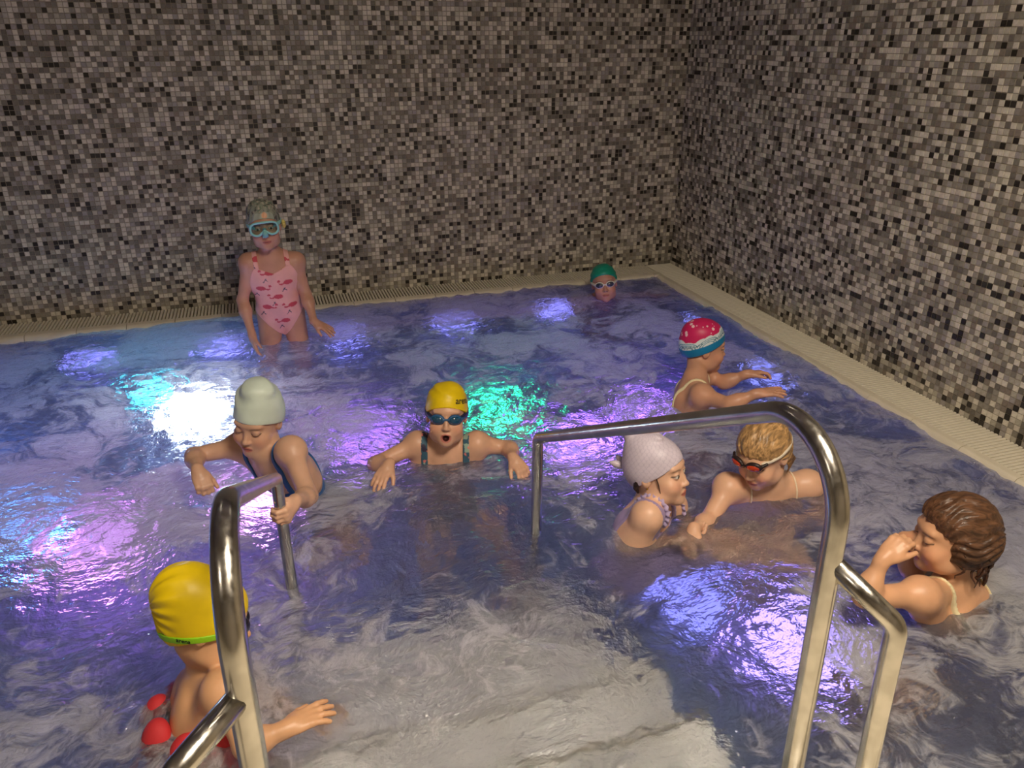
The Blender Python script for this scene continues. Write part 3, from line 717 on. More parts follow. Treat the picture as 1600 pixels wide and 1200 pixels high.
def person(key, label, skin, head, hands, mouth='closed', scale=1.0, open_eyes=True, torso_r=(1, 1), fine=0.0028, coarse=0.005, loc=None):
    """one continuous body; returns the object, its torso ops and frames"""
    J = {k: np.array(v, float) for k, v in POSES[key].items()}
    s = scale
    M = rot_head(*head)
    u = J['SL']-J['SR']; wv = J['NB']-J['P']; Lt = np.linalg.norm(wv); wv = wv/Lt
    u = -u; u = u-wv*(u@wv); u = -u/np.linalg.norm(u)      # towards the person's own left
    r = -u; v = np.cross(wv, r); Mt = np.stack([r, v, wv], 1)
    P0 = J['P']
    at = lambda a, b, c: P0+r*a*s+v*b*s+wv*c*Lt
    tw, td = torso_r
    T = [op_ell(at(0, 0.0, 0.70), np.array([0.118*tw, 0.076*td, 0.15])*s, Mt, 0.05), op_ell(at(0, 0.0, 0.42), np.array([0.098*tw, 0.074*td, 0.14])*s, Mt, 0.05),
         op_ell(at(0, 0.0, 0.10), np.array([0.108*tw, 0.080*td, 0.12])*s, Mt, 0.05)]
    for sx in (-1, 1):
        T.append(op_ell(at(sx*0.048, -0.045, 0.0), np.array([0.062, 0.062, 0.07])*s, Mt, 0.04))
        T.append(op_ell(at(sx*0.05, -0.052, 0.74), np.array([0.045, 0.03, 0.065])*s, Mt, 0.03))
    for a in ('SR', 'SL'):
        T.append(op_caps(J['NB']-wv*0.03*s, J[a], 0.036*s, 0.040*s, 0.035))
        T.append(op_caps(J[a], at(0.09 if a == 'SR' else -0.09, 0, 0.62), 0.042*s, 0.05*s, 0.04))
    legs = []
    for a, sx in (('R', 1), ('L', -1)):
        hip = at(sx*0.058, 0, -0.06); K, An = J['K'+a], J['A'+a]
        legs.append(op_caps(hip, K, 0.066*s, 0.044*s, 0.03)); legs.append(op_caps(K, An, 0.042*s, 0.027*s, 0.02))
        legs.append(op_ell(K*0.68+An*0.32-v*0.012*s, np.array([0.04, 0.042, 0.075])*s, Mt, 0.03))
        ft = v-wv*(0.2); ft = ft/np.linalg.norm(ft)
        shd = (An-K)/np.linalg.norm(An-K); ft = v-shd*(v@shd)*0.6; ft = ft/np.linalg.norm(ft)
        legs.append(op_caps(An+shd*0.02*s, An+shd*0.035*s+ft*0.11*s, 0.028*s, 0.02*s, 0.02))
        legs.append(op_caps(An+shd*0.035*s, An+shd*0.045*s-ft*0.02*s, 0.024*s, 0.022*s, 0.015))
    arms = []
    for a in ('R', 'L'):
        S, El, W = J['S'+a], J['E'+a], J['W'+a]
        arms.append(op_ell(S, np.array([0.044, 0.044, 0.044])*s, None, 0.03))
        arms.append(op_caps(S, El, 0.037*s, 0.028*s, 0.02)); arms.append(op_caps(El, W, 0.0285*s, 0.0185*s, 0.016))
        arms.append(op_ell(El*0.72+W*0.28, np.array([0.029, 0.029, 0.029])*s, None, 0.03))
    nk = J['H']+M@np.array([0, -0.022, -0.055], np.float32)
    neck = [op_caps(nk, J['NB'], 0.043*s, 0.044*s, 0.022), op_caps(J['NB'], J['NB']-wv*0.04*s, 0.046*s, 0.06*s, 0.03)]
    HO = head_ops(J['H'], M, 1.0, 'all', mouth)
    hop = []; boxes = [(J['H']-0.135, J['H']+0.135)]
    for a in ('R', 'L'):
        if hands.get(a):
            k = dict(hands[a]); dd = k.pop('d'); nn = k.pop('n'); tt = k.pop('t')
            hop += hand_ops(J['W'+a], dd, nn, tt, s, **k)
            c = J['W'+a]+np.array(dd, float)/np.linalg.norm(dd)*0.055
            boxes.append((c-0.085, c+0.085))
    ops = T+legs+arms+neck+HO+hop
    lo = np.min([o['lo'] for o in ops], 0)-0.03; hi = np.max([o['hi'] for o in ops], 0)+0.03
    A, ax = bake(ops, lo, hi, coarse)
    def keep(x, y, z):
        k = np.ones(len(x), bool)
        for a, b in boxes:
            k &= ~((x > a[0]+coarse) & (x < b[0]-2*coarse) & (y > a[1]+coarse) & (y < b[1]-2*coarse) & (z > a[2]+coarse) & (z < b[2]-2*coarse))
        return k
    Vs, Qs, n = [], [], 0
    V, Q = nets(A, ax, keep); Vs.append(V); Qs.append(Q); n += len(V)
    for i, (a, b) in enumerate(boxes):
        A, ax = bake(ops, a, b, fine)
        prev = boxes[:i]
        kp = None
        if prev:
            def kp(x, y, z, prev=prev):
                k = np.ones(len(x), bool)
                for a, b in prev:
                    k &= ~((x > a[0]+fine) & (x < b[0]-2*fine) & (y > a[1]+fine) & (y < b[1]-2*fine) & (z > a[2]+fine) & (z < b[2]-2*fine))
                return k
        V, Q = nets(A, ax, kp)
        if len(V): Vs.append(V); Qs.append(Q+n); n += len(V)
    V = np.concatenate(Vs); Q = np.concatenate(Qs)
    # colours: skin, lips, brows, eyes
    C = np.repeat(np.array(skin, float)[None], len(V), 0)
    C *= (1+0.05*vnoise(V, 25, 3))[:, None]
    L = (V-J['H'])@M; x, y, z = L.T
    hd = (np.abs(L).max(1) < 0.14)
    def paint(mask, col, wgt=1.0):
        nonlocal C
        mk = (mask*hd*wgt)[:, None]; C = C*(1-mk)+np.array(col)[None]*mk
    blush = np.exp(-(((np.abs(x)-0.042)/0.022)**2+((z+0.035)/0.02)**2))*(y > 0.03)
    paint(blush, np.array(skin)*np.array([1.05, 0.80, 0.78]), 0.6)
    fr = y > 0.055
    if mouth == 'open':
        paint(fr*(1-sstep(np.hypot(x/0.021, (z+0.071)/0.0185), 0.85, 1.1)), LIP)
        paint((y > 0.03)*(1-sstep(np.hypot(x/0.0135, (z+0.071)/0.0125), 0.85, 1.1)), (0.06, 0.012, 0.012))
    else:
        paint(fr*(1-sstep(np.hypot(x/0.022, (z+0.0652)/0.0105), 0.8, 1.1)), LIP)
        paint(fr*(np.abs(x) < 0.02)*(1-sstep(np.abs(z+0.0652), 0.0008, 0.0022)), LIP*0.45)
    ax_ = np.abs(x)-0.032
    paint(fr*np.exp(-((z-0.021+5.0*ax_**2*2)/0.0034)**2)*(1-sstep(np.abs(ax_), 0.013, 0.019)), BROW, 0.75)
    if open_eyes:
        er = np.hypot(ax_/0.0125, z/0.0062)
        paint(fr*(1-sstep(er, 0.9, 1.12)), (0.62, 0.58, 0.54))
        paint(fr*(1-sstep(np.hypot(ax_, z+0.0005), 0.0052, 0.0068))*(er < 1.05), (0.03, 0.018, 0.012))
        paint(fr*(1-sstep(np.abs(er-1.08), 0.06, 0.22))*(z > -0.001), (0.04, 0.025, 0.02), 0.85)
    else:
        paint(fr*(1-sstep(np.hypot(ax_/0.0145, (z+0.0)/0.010), 0.7, 1.1)), np.array(skin)*0.72, 0.6)
        paint(fr*(1-sstep(np.abs(z+0.005-14*ax_**2), 0.0012, 0.0030))*(np.abs(ax_) < 0.0145), (0.05, 0.03, 0.022), 0.9)
    paint((np.hypot((np.abs(x)-0.007)/0.0042, (z+0.041)/0.0026) < 1)*fr, np.array(skin)*0.25, 0.8)
    base = np.array(J['NB']) if loc is None else np.array(loc); base = np.array([base[0], base[1], 0.0])
    o = link('person', mesh_np('person', V-base, Q, M_SKIN, True, np.clip(C, 0, 1)), None, tuple(base))
    tag(o, label, 'person')
    R = dict(o=o, base=base, J=J, M=M, Mt=Mt, P0=P0, L=Lt, T=T, legs=legs, s=s)
    return R

def local_child(R, name, V, Q, mat, cols, parent=None):
    """mesh in the head's own frame, hung on the person"""
    me = mesh_np(name, V, Q, mat, True, cols)
    o = link(name, me, parent or R['o'])
    if parent is None:
        mt = Matrix([list(map(float, r)) for r in R['M']]).to_4x4(); mt.translation = Vector(R['J']['H']-R['base']); o.matrix_basis = mt
    return o

def implicit(ops, extra, lo, hi, h=0.0026):
    A, ax = bake(ops, lo, hi, h)
    X, Y, Z = np.meshgrid(*ax, indexing='ij')
    A = extra(A, X, Y, Z).astype(np.float32)
    return nets(A, ax)

I3 = np.eye(3, dtype=np.float32)
LB = (np.array([-0.16, -0.19, -0.15]), np.array([0.16, 0.16, 0.21]))
def cap(R, colfn, front=0.052, back=-0.045, grow=0.005, extra_ops=(), disp=None, name='swim_cap', h=0.0026, side=0.0):
    """swimming cap: skull grown a little, cut by a plane from forehead to nape"""
    ops = head_ops((0, 0, 0), I3, 1.0, 'cranium', grow=grow)+list(extra_ops)
    def ex(A, X, Y, Z):
        t = (Y+0.105)/0.19; cut = back+(front-back)*np.clip(t, 0, 1)
        if disp is not None: A = A-disp(X, Y, Z)
        cut = cut-side*np.clip(np.abs(X)/0.07, 0, 1)**2
        return np.maximum(A, (cut-Z)*0.9)
    V, Q = implicit(ops, ex, *LB, h=h)
    return local_child(R, name, V, Q, M_CAP, colfn(V) if callable(colfn) else np.repeat(np.array(colfn)[None, :3], len(V), 0))

def strap_band(R, parent, name, z0, z1, half, grow, col, mat=None, front=True, extra_ops=(), colfn=None):
    """elastic band round the head from the eyes (height z0) to the back (height z1)"""
    ops = head_ops((0, 0, 0), I3, 1.0, 'cranium', grow=grow)+list(extra_ops)
    def ex(A, X, Y, Z):
        t = np.clip((0.075-Y)/0.18, 0, 1); c = z0+(z1-z0)*t
        B = np.maximum(A, np.abs(Z-c)-half)
        return np.maximum(B, Y-0.07)
    V, Q = implicit(ops, ex, *LB, h=0.0024)
    cc = colfn(V) if colfn else np.repeat(np.array(col)[None, :3], len(V), 0)
    return local_child(R, name, V, Q, M_CAP, cc, parent)

def goggles(R, lens_col, frame_col, strap_col, z=0.0, strap_back=0.03, half=0.006, grow=0.0085, tilt=0.0, strap_fn=None, extra_ops=(), y0=0.0, lens_w=0.0245, lens_h=0.0165, name='goggles', back2=None):
    V, Q = [], []
    ops = []
    for sx in (-1, 1):
        a = math.radians(-16*sx); Me = np.array([[math.cos(a), -math.sin(a), 0], [math.sin(a), math.cos(a), 0], [0, 0, 1]], np.float32)
        ops.append(op_ell((sx*0.033, 0.083+y0, z), (lens_w+0.004, 0.012, lens_h+0.004), Me, 0.002))
    ops.append(op_caps((-0.012, 0.092+y0, z+0.001), (0.012, 0.092+y0, z+0.001), 0.004, 0.004, 0.003))
    for sx in (-1, 1): ops.append(op_caps((sx*0.054, 0.076+y0, z), (sx*0.066, 0.056+y0, z+0.002), 0.006, 0.005, 0.004))
    V, Q = implicit(ops, lambda A, X, Y, Z: A, (-0.09, 0.03+y0, z-0.04), (0.09, 0.12+y0, z+0.04), 0.0019)
    g = local_child(R, name, V, Q, M_CAP, np.repeat(np.array(frame_col)[None, :3], len(V), 0))
    lm = lens_mat(name+'_lens_tint', lens_col)
    for sx in (-1, 1):
        a = math.radians(-16*sx); Me = np.array([[math.cos(a), -math.sin(a), 0], [math.sin(a), math.cos(a), 0], [0, 0, 1]], np.float32)
        V, Q = implicit([op_ell((sx*0.033, 0.086+y0, z), (lens_w, 0.0125, lens_h), Me, 0.002)], lambda A, X, Y, Z: A, (-0.09, 0.05+y0, z-0.03), (0.09, 0.12+y0, z+0.03), 0.0019)
        link('lens', mesh_np('lens', V, Q, lm, True), g)
    strap_band(R, g, 'strap', z, strap_back, half, grow, strap_col, extra_ops=extra_ops, colfn=strap_fn)
    if back2 is not None: strap_band(R, g, 'strap', z, back2, half, grow, strap_col, extra_ops=extra_ops, colfn=strap_fn)
    return g

def swimsuit(R, colfn, top=0.80, back=0.62, scoop=0.10, strap_u=0.075, strap_w=0.0095, leg=-0.15, leg_s=1.15, name='swimsuit', h=0.0036, strap_col=None, bust=0.02, strap_grow=0.0045, arm=0.105):
    """one piece suit: torso grown 3.5 mm and cut at neckline, armholes and legs; straps are children of it"""
    P0, Mt, L, s = R['P0'], R['Mt'], R['L'], R['s']
    ops = R['T']+[dict(o, k=max(o['k'], 0.02)) for o in R['legs'] if False]
    hips = [op_caps(P0+Mt@np.array([sx*0.058*s, 0, -0.06*L]), P0+Mt@np.array([sx*0.07*s, 0.0, -0.20]), 0.066*s, 0.058*s, 0.03) for sx in (-1, 1)]
    hips = [R['legs'][0], R['legs'][5]]
    ops = R['T']+hips
    c = P0+Mt[:, 2]*L*0.45
    e = np.abs(Mt)@np.array([0.19, 0.17, L*0.75+0.05])
    A, ax = bake(ops, c-e, c+e, h)
    X, Y, Z = np.meshgrid(*ax, indexing='ij')
    dx, dy, dz = X-P0[0], Y-P0[1], Z-P0[2]
    q = [dx*Mt[0, i]+dy*Mt[1, i]+dz*Mt[2, i] for i in range(3)]
    a = np.abs(q[0])/s; wz = q[2]/L
    fb = sstep(q[1], -0.03, 0.03)
    wt = back+(top-back)*fb
    wt = wt-np.clip(1-a/0.075, 0, 1)*scoop*fb - np.clip((a-arm+0.02)/0.03, 0, 2)**2*0.14
    body = np.maximum.reduce([(wz-wt)*L, a*s-0.135*s, (leg+leg_s*a-q[2]/s)*0.7])
    B = np.maximum(A-0.0035, body)
    V, Q = nets(B.astype(np.float32), ax)
    def loc(V): return (V-P0)@Mt
    o = link(name, mesh_np(name, V-R['base'], Q, M_SUIT, True, colfn(loc(V), L)), R['o'])
    for sx in (-1, 1):
        band = np.maximum.reduce([np.abs(q[0]-sx*strap_u*s)-strap_w, (wt-0.02-wz)*L])
        B = np.maximum(A-strap_grow, band)
        V, Q = nets(B.astype(np.float32), ax)
        if len(V):
            cc = colfn(loc(V), L) if strap_col is None else np.repeat(np.array(strap_col)[None, :3], len(V), 0)
            link('shoulder_strap', mesh_np('shoulder_strap', V-R['base'], Q, M_SUIT, True, cc), o)
    return o

def flat(col): return lambda V, *a: np.repeat(np.array(col)[None, :3], len(V), 0)

def cap_text(R, capo, text, size, az, z, mat, tilt=0.0, name='lettering', spread=1.0):
    """printed lettering laid onto a cap; az: degrees from the forehead to the person's own right"""
    cu = bpy.data.curves.new('lettering', 'FONT'); cu.body = text; cu.size = size; cu.offset = size*0.022; cu.align_x = 'CENTER'; cu.align_y = 'CENTER'; cu.resolution_u = 4
    tmp = bpy.data.objects.new('lettering', cu); COL.objects.link(tmp)
    dg = bpy.context.evaluated_depsgraph_get(); dg.update()
    me = bpy.data.meshes.new_from_object(tmp.evaluated_get(dg)); bpy.data.objects.remove(tmp)
    import bmesh
    bm = bmesh.new(); bm.from_mesh(me)
    bmesh.ops.triangulate(bm, faces=bm.faces)
    bmesh.ops.subdivide_edges(bm, edges=[e for e in bm.edges if e.calc_length() > size*0.12], cuts=2)
    bmesh.ops.triangulate(bm, faces=bm.faces)
    cm = capo.data
    vv = np.zeros(len(cm.vertices)*3, np.float32); cm.vertices.foreach_get('co', vv)
    bvh = BVHTree.FromPolygons([tuple(p) for p in vv.reshape(-1, 3)], [tuple(p.vertices) for p in cm.polygons])
    ct, st = math.cos(math.radians(tilt)), math.sin(math.radians(tilt))
    for v in bm.verts:
        x, y = v.co.x*ct-v.co.y*st, v.co.x*st+v.co.y*ct
        a = math.radians(az)-x/0.088*spread
        d = Vector((math.sin(a), math.cos(a), 0))
        p0 = Vector((0, -0.014, z+y))+d*0.3
        hit = bvh.ray_cast(p0, -d)
        v.co = (hit[0]+d*0.0008) if hit[0] else p0-d*0.21
    bm.to_mesh(me); bm.free(); me.materials.clear(); me.materials.append(mat)
    return link(name, me, capo)

M_INK = simple('black_ink', lin(22, 22, 26), 0.5)
M_GOLD = simple('gold_earring', lin(230, 190, 90), 0.25, 1.0)
Sk = lambda r, g, b: np.array(lin(r-2, g+3, b+12)[:3])
YEL = lin(232, 200, 16)

# ---- girl standing at the back in the pink swimsuit
R = person('P1', 'girl standing in a pink swimsuit with red whales, wearing a blue diving mask', Sk(205, 148, 116), (181, -2, 4),
           dict(R=dict(d=(0.10, -0.30, -0.9), n=(0.9, 0.2, 0.1), t=(0, -1, 0.2), curl=(10, 14, 10), spread=7),
                L=dict(d=(0.75, -0.35, -0.42), n=(-0.2, 0.3, -0.9), t=(-0.3, -0.8, 0.0), curl=(6, 10, 8), spread=10)), open_eyes=True, coarse=0.0048)
def whales(q, L):
    c = np.repeat(np.array(lin(240, 178, 172)[:3])[None], len(q), 0)
    u, v, wz = q[:, 0], q[:, 1], q[:, 2]
    red = np.array(lin(206, 74, 88)[:3]); dk = np.array(lin(60, 56, 78)[:3])
    ps = [(-0.055, 0.30, 1), (0.02, 0.245, -1), (0.075, 0.165, 1), (-0.065, 0.185, -1), (-0.005, 0.115, -1), (0.06, 0.06, 1), (-0.07, 0.055, -1), (-0.02, -0.03, -1), (0.07, 0.315, -1)]
    for i, (a, b, d) in enumerate(ps):
        for sgn in (1, -1):
            mk0 = (v*sgn > 0)
            x = (u-a)*d*sgn; y = wz-b
            x, y = x/1.3, y/1.3
            body = np.hypot(x/0.018, (y-0.001)/0.0098) < 1
            tail = (np.abs(y-0.002-0.006*np.cos(x*120)) < 0.0032) & (x < -0.008) & (x > -0.036)
            fl = (np.hypot((x+0.036)/0.006, (y-0.009)/0.006) < 1) & (y > 0.006)
            c[(body | tail | fl) & mk0] = red
            x2, y2 = (u-a-0.028), (wz-b+0.036)
            st = (np.abs(x2+y2*0.8) < 0.0022) & (np.abs(y2) < 0.011)
            hd = (np.abs(y2-0.009-x2) < 0.003) & (np.abs(x2+0.008) < 0.007)
            c[(st | hd) & mk0] = dk
    return c
swimsuit(R, whales, top=0.90, back=0.70, scoop=0.10, strap_u=0.078, strap_w=0.012, h=0.0032, leg=-0.13, leg_s=1.2)
def floral(V):
    c = np.repeat(np.array(lin(146, 150, 136)[:3])[None], len(V), 0)
    n1, n2 = vnoise(V, 75, 1), vnoise(V, 120, 2)
    c[n1 > 0.25] = lin(96, 92, 88)[:3]; c[n2 > 0.42] = lin(186, 178, 160)[:3]; c[vnoise(V, 90, 4) < -0.5] = lin(112, 128, 112)[:3]
    c[(V[:, 2] < 0.075) & (V[:, 1] > 0.06)] = lin(170, 176, 166)[:3]
    c[(V[:, 2] < 0.078) & (V[:, 1] > 0.05) & (np.hypot(V[:, 0]+0.012, V[:, 2]-0.064) < 0.014)] = lin(228, 172, 138)[:3]
    return c
cp = cap(R, floral, front=0.050, back=-0.05, grow=0.006, disp=lambda X, Y, Z: 0.0025*np.sin(X*160+Z*60)*np.sin(Y*140), extra_ops=[op_ell((0, -0.01, 0.085), (0.06, 0.07, 0.045), None, 0.03)])
fl = MB()
for k in range(5):
    a = 2*math.pi*k/5
    fl.tube([(-0.088, 0.002, 0.0), (-0.096, 0.002+0.012*math.cos(a), 0.012*math.sin(a)), (-0.094, 0.002+0.022*math.cos(a), 0.022*math.sin(a))], [0.006, 0.010, 0.004], 8)
fo = link('flower', fl.mesh('flower', simple('yellow_petal', lin(224, 206, 120), 0.6), True), cp)
# diving mask
mk = MB(); out = []
def mask_pt(a, k=1.0):
    x = 0.066*math.copysign(abs(math.cos(a))**0.6, math.cos(a))*k
    z = 0.033*math.copysign(abs(math.sin(a))**0.7, math.sin(a))*k
    if z < 0: z = z*(0.95-0.75*math.exp(-(x/0.020)**2))
    return (x, 0.112-3.6*x*x, z+0.003)
ring = [mask_pt(2*math.pi*k/64) for k in range(65)]
g = local_child(R, 'diving_mask', *(lambda mb: (np.array(mb.v), np.array([list(f)+[f[-1]]*(4-len(f)) for f in mb.f if len(f) == 4])))(MB().tube(ring, 0.0055, 10, False)), M_CAP, np.repeat(np.array(lin(150, 214, 216)[:3])[None], 65*10, 0))
sk = MB()
inner = [(x*0.96, 0.078-3.0*x*x, (z-0.003)*0.98+0.003) for x, y, z in ring]
for k in range(64): b = len(sk.v); sk.v += [ring[k], ring[k+1], inner[k+1], inner[k]]; sk.f.append((b, b+1, b+2, b+3))
link('skirt', sk.mesh('skirt', rubber('mask_silicone', lin(140, 196, 200)), True), g)
ln = MB(); c0 = len(ln.v); ln.v.append((0, 0.112, 0.010))
for p in ring[:64]: ln.v.append(p)
for k in range(64): ln.f.append((0, 1+k, 1+(k+1) % 64))
link('lens', ln.mesh('lens', clear_lens('mask_glass', (0.72, 0.88, 0.88, 1)), True), g)
np_ = MB(); np_.tube([(0, 0.098, 0.004), (0, 0.116, -0.018), (0, 0.112, -0.032)], [0.008, 0.014, 0.015], 12)
link('nose_pocket', np_.mesh('nose_pocket', rubber('mask_silicone_nose', lin(126, 190, 194)), True), g)
strap_band(R, g, 'strap', 0.006, 0.03, 0.009, 0.0085, lin(150, 206, 206))

# ---- child with the teal cap far back
R = person('P2', 'child with only head above water in a teal cap and white-framed goggles', Sk(200, 142, 112), (202, -9, 9), {}, coarse=0.006, fine=0.003)
cap(R, flat(lin(26, 150, 124)), front=0.064, back=-0.05, grow=0.006, disp=lambda X, Y, Z: 0.0015*np.sin(Z*190+X*40))
goggles(R, lin(48, 56, 74), lin(226, 222, 216), lin(222, 218, 210), strap_back=0.02)
swimsuit(R, flat(lin(90, 60, 110)))

# ---- child in the pink and blue cap
R = person('P3', 'child in a cream-strapped suit and a pink, white and blue swimming cap, arms out', Sk(208, 150, 112), (103, 6, -4),
           dict(L=dict(d=(0.9, -0.15, 0.10), n=(0.1, -0.3, -0.9), t=(0.2, -0.9, -0.2), curl=(20, 30, 25), spread=5),
                R=dict(d=(0.92, -0.28, 0.12), n=(0.1, 0.1, -0.95), t=(0.2, 0.9, 0.3), curl=(8, 10, 8), spread=12)), open_eyes=True)
def wave_cap(V):
    c = np.repeat(np.array(lin(204, 36, 96)[:3])[None], len(V), 0)
    x, y, z = V.T; az = np.arctan2(x, y+0.014)
    hgt = z-(-0.045+0.097*np.clip((y+0.105)/0.19, 0, 1))      # above the rim
    rs = np.random.default_rng(5)
    for k in range(44):
        dv = rs.normal(0, 1, 3); dv[2] = abs(dv[2]); dv /= np.linalg.norm(dv)
        pt = np.array([0, -0.016, 0.045])+dv*np.array([0.081, 0.100, 0.088])
        c[np.linalg.norm(V-pt, axis=1) < rs.choice([0.003, 0.0045, 0.0075])] = lin(240, 200, 206)[:3]
    crest = 0.056+0.011*np.abs(np.sin(az*2.5+0.4))+0.005*np.abs(np.sin(az*7))
    wht = hgt < crest; c[wht] = lin(216, 226, 228)[:3]
    cell = (az*3/np.pi) % 1.0
    for rr in (0.30, 0.42, 0.54):
        d = np.hypot((cell-0.5)*1.0, (hgt-0.024)/0.062)
        c[wht & (np.abs(d-rr) < 0.028) & (hgt > 0.024)] = lin(110, 160, 180)[:3]
    scr = wht & (np.abs(hgt-0.040-0.004*np.sin(az*34)-0.003*np.sin(az*53)) < 0.0018) & (np.abs(np.mod(az, 1.6)-0.8) < 0.5)
    c[scr] = lin(50, 70, 88)[:3]
    c[hgt < 0.028] = lin(20, 126, 176)[:3]
    return c
cap(R, wave_cap, front=0.046, back=-0.062, grow=0.007, h=0.0021, extra_ops=[op_ell((0, -0.02, 0.065), (0.072, 0.088, 0.062), None, 0.02)])
swimsuit(R, flat(lin(226, 212, 170)), top=0.72, back=0.45, strap_u=0.072, strap_w=0.0045, strap_col=lin(232, 218, 176), strap_grow=0.006)

# ---- child in the mint cap holding the handrail
R = person('P4', 'child in a pale mint cap and blue straps reaching for the left handrail', Sk(216, 166, 130), (210, 9, -8),
           dict(R=dict(d=(0.25, -0.75, -0.55), n=(-0.1, 0.5, -0.8), t=(0.9, 0.2, 0.0), curl=(55, 60, 45), spread=2, thumb=(25, 40)),
                L=dict(d=(-0.40, -0.91, -0.10), n=(-0.92, 0.38, 0), t=(0.0, 0.1, 1.0), curl=(52, 62, 40), spread=2, thumb=(40, 30))), open_eyes=False, coarse=0.0045)
cap(R, flat(lin(212, 226, 214)), front=0.040, back=-0.052, grow=0.006, side=-0.006,
    extra_ops=[op_ell((0.004, -0.02, 0.088), (0.066, 0.066, 0.056), None, 0.03), op_ell((-0.010, -0.004, 0.120), (0.040, 0.045, 0.026), None, 0.04)],
    disp=lambda X, Y, Z: 0.003*np.sin((Z-X*0.4)*95+2*np.sin(X*40))*np.clip((Z-0.05)/0.05, 0, 1))
swimsuit(R, flat(lin(30, 88, 150)), top=0.66, back=0.52, scoop=0.05, strap_u=0.08, strap_w=0.010, strap_col=lin(34, 92, 156), strap_grow=0.006)

# ---- yellow cap facing the camera
R = person('P5', 'child in a yellow cap and blue goggles facing forward with open mouth', Sk(216, 164, 126), (194, -13, -3),
           dict(R=dict(d=(-0.5, -0.6, -0.3), n=(0, 0.1, -1), t=(0.8, -0.4, 0.0), curl=(12, 16, 12)), L=dict(d=(0.25, -0.85, -0.35), n=(0, 0.2, -1), t=(-0.9, -0.2, 0), curl=(35, 40, 30))), mouth='open')
c5 = cap(R, flat(YEL), front=0.046, back=-0.052, grow=0.006, disp=lambda X, Y, Z: 0.0018*np.sin(Z*150-X*70)*np.clip((Z-0.07)/0.03, 0, 1), extra_ops=[op_ell((0, -0.012, 0.07), (0.068, 0.085, 0.055), None, 0.02)])
cap_text(R, c5, 'arena', 0.034, -46, 0.066, M_INK, tilt=-6)
goggles(R, lin(16, 72, 104), lin(38, 84, 128), lin(34, 40, 74), strap_back=0.035, back2=0.005)
def patch(q, L):
    c = np.repeat(np.array(lin(52, 92, 112)[:3])[None], len(q), 0); n = vnoise(q, 60, 3); n2 = vnoise(q, 75, 9)
    c[n > 0.3] = lin(150, 176, 160)[:3]; c[n2 > 0.4] = lin(222, 122, 112)[:3]; c[n < -0.45] = lin(44, 38, 66)[:3]; return c
swimsuit(R, patch, top=0.80, back=0.60, scoop=0.06, strap_u=0.082, strap_w=0.013, strap_grow=0.005)

# ---- lilac cap
R = person('P6', 'girl in a lilac mermaid-scale cap and lilac ruffled swimsuit, legs stretched out', Sk(222, 172, 134), (138, -9, -6),
           dict(R=dict(d=(0.85, 0.05, 0.25), n=(0.0, 0.3, 0.9), t=(-0.2, 0.9, 0.2), curl=(12, 18, 14)), L=dict(d=(0.3, -0.5, -0.6), n=(-0.7, 0, -0.5), t=(0.2, -0.5, 0.6), curl=(15, 20, 15))), open_eyes=True)
def scales(V):
    c = np.repeat(np.array(lin(206, 194, 208)[:3])[None], len(V), 0)
    a = np.arctan2(V[:, 0], V[:, 1]+0.014)*0.085; z = V[:, 2]
    P = 0.019; row = np.floor(z/(P*0.55)); aa = (a+(row % 2)*P/2) % P-P/2; zz = (z/(P*0.55)-row)*P*0.55
    d = np.hypot(aa, zz-0.003)
    c[np.abs(d-P*0.46) < 0.0011] = lin(192, 180, 197)[:3]
    return c
c6 = cap(R, scales, front=0.046, back=-0.060, grow=0.006, side=0.012, extra_ops=[op_ell((0, -0.045, 0.085), (0.058, 0.06, 0.05), None, 0.03), op_ell((0.022, -0.078, 0.118), (0.020, 0.022, 0.03), None, 0.012), op_ell((-0.02, -0.025, 0.128), (0.016, 0.028, 0.02), None, 0.012), op_ell((0.02, 0.0, 0.118), (0.014, 0.03, 0.014), None, 0.012)])
tf = MB()
for sx in (-1, 1):
    tf.tube([(0, -0.108, 0.0), (sx*0.010, -0.124, 0.006), (sx*0.022, -0.142, 0.016), (sx*0.030, -0.158, 0.022)], [0.007, 0.012, 0.012, 0.002], 10)
link('tail_fin', tf.mesh('tail_fin', rubber('lilac_silicone', lin(204, 190, 204)), True), c6)
s6 = swimsuit(R, flat(lin(150, 132, 176)), top=0.86, back=0.74, scoop=0.06, strap_u=0.085, strap_w=0.02)
er = MB().lathe([(0.0001, -0.004), (0.0038, 0.0), (0.0001, 0.004)], 10)
link('earring', er.mesh('earring', M_GOLD, True), R['o'], tuple(R['J']['H']-R['base']+R['M']@np.array([0.083, -0.004, -0.034])))
# ruffle round the arm holes
for sx, a in ((1, 'SR'), (-1, 'SL')):
    S = R['J'][a]-R['base']; uu, vv, ww = R['Mt'].T; rf = MB(); pts = []
    for k in range(49):
        t = -2.2+4.4*k/48; wob = 0.007*math.sin(k*1.7)
        for rad in (0.046, 0.064+0.003*math.sin(k*2.3)):
            pts.append(S+uu*(-sx)*(-(-0.028+wob*(rad > 0.05)) + (0.004 if rad > .05 else 0))+vv*math.sin(t)*rad+ww*math.cos(t)*rad)
    rf.v = [tuple(p) for p in pts]; rf.f = [(2*k, 2*k+1, 2*k+3, 2*k+2) for k in range(48)]
    rme = rf.mesh('ruffle', simple('lilac_ruffle', lin(178, 160, 196), 0.7), True)
    ro = link('ruffle', rme, s6); md = ro.modifiers.new('thick', 'SOLIDIFY'); md.thickness = 0.0015
hr = MB()
hr.tube([(0.066, -0.034, 0.0), (0.064, -0.046, -0.03), (0.052, -0.056, -0.05), (0.044, -0.052, -0.07)], [0.012, 0.012, 0.009, 0.003], 10)
hr.tube([(0.074, 0.02, 0.02), (0.070, 0.030, -0.02), (0.062, 0.034, -0.06)], [0.002, 0.002, 0.0008], 6)
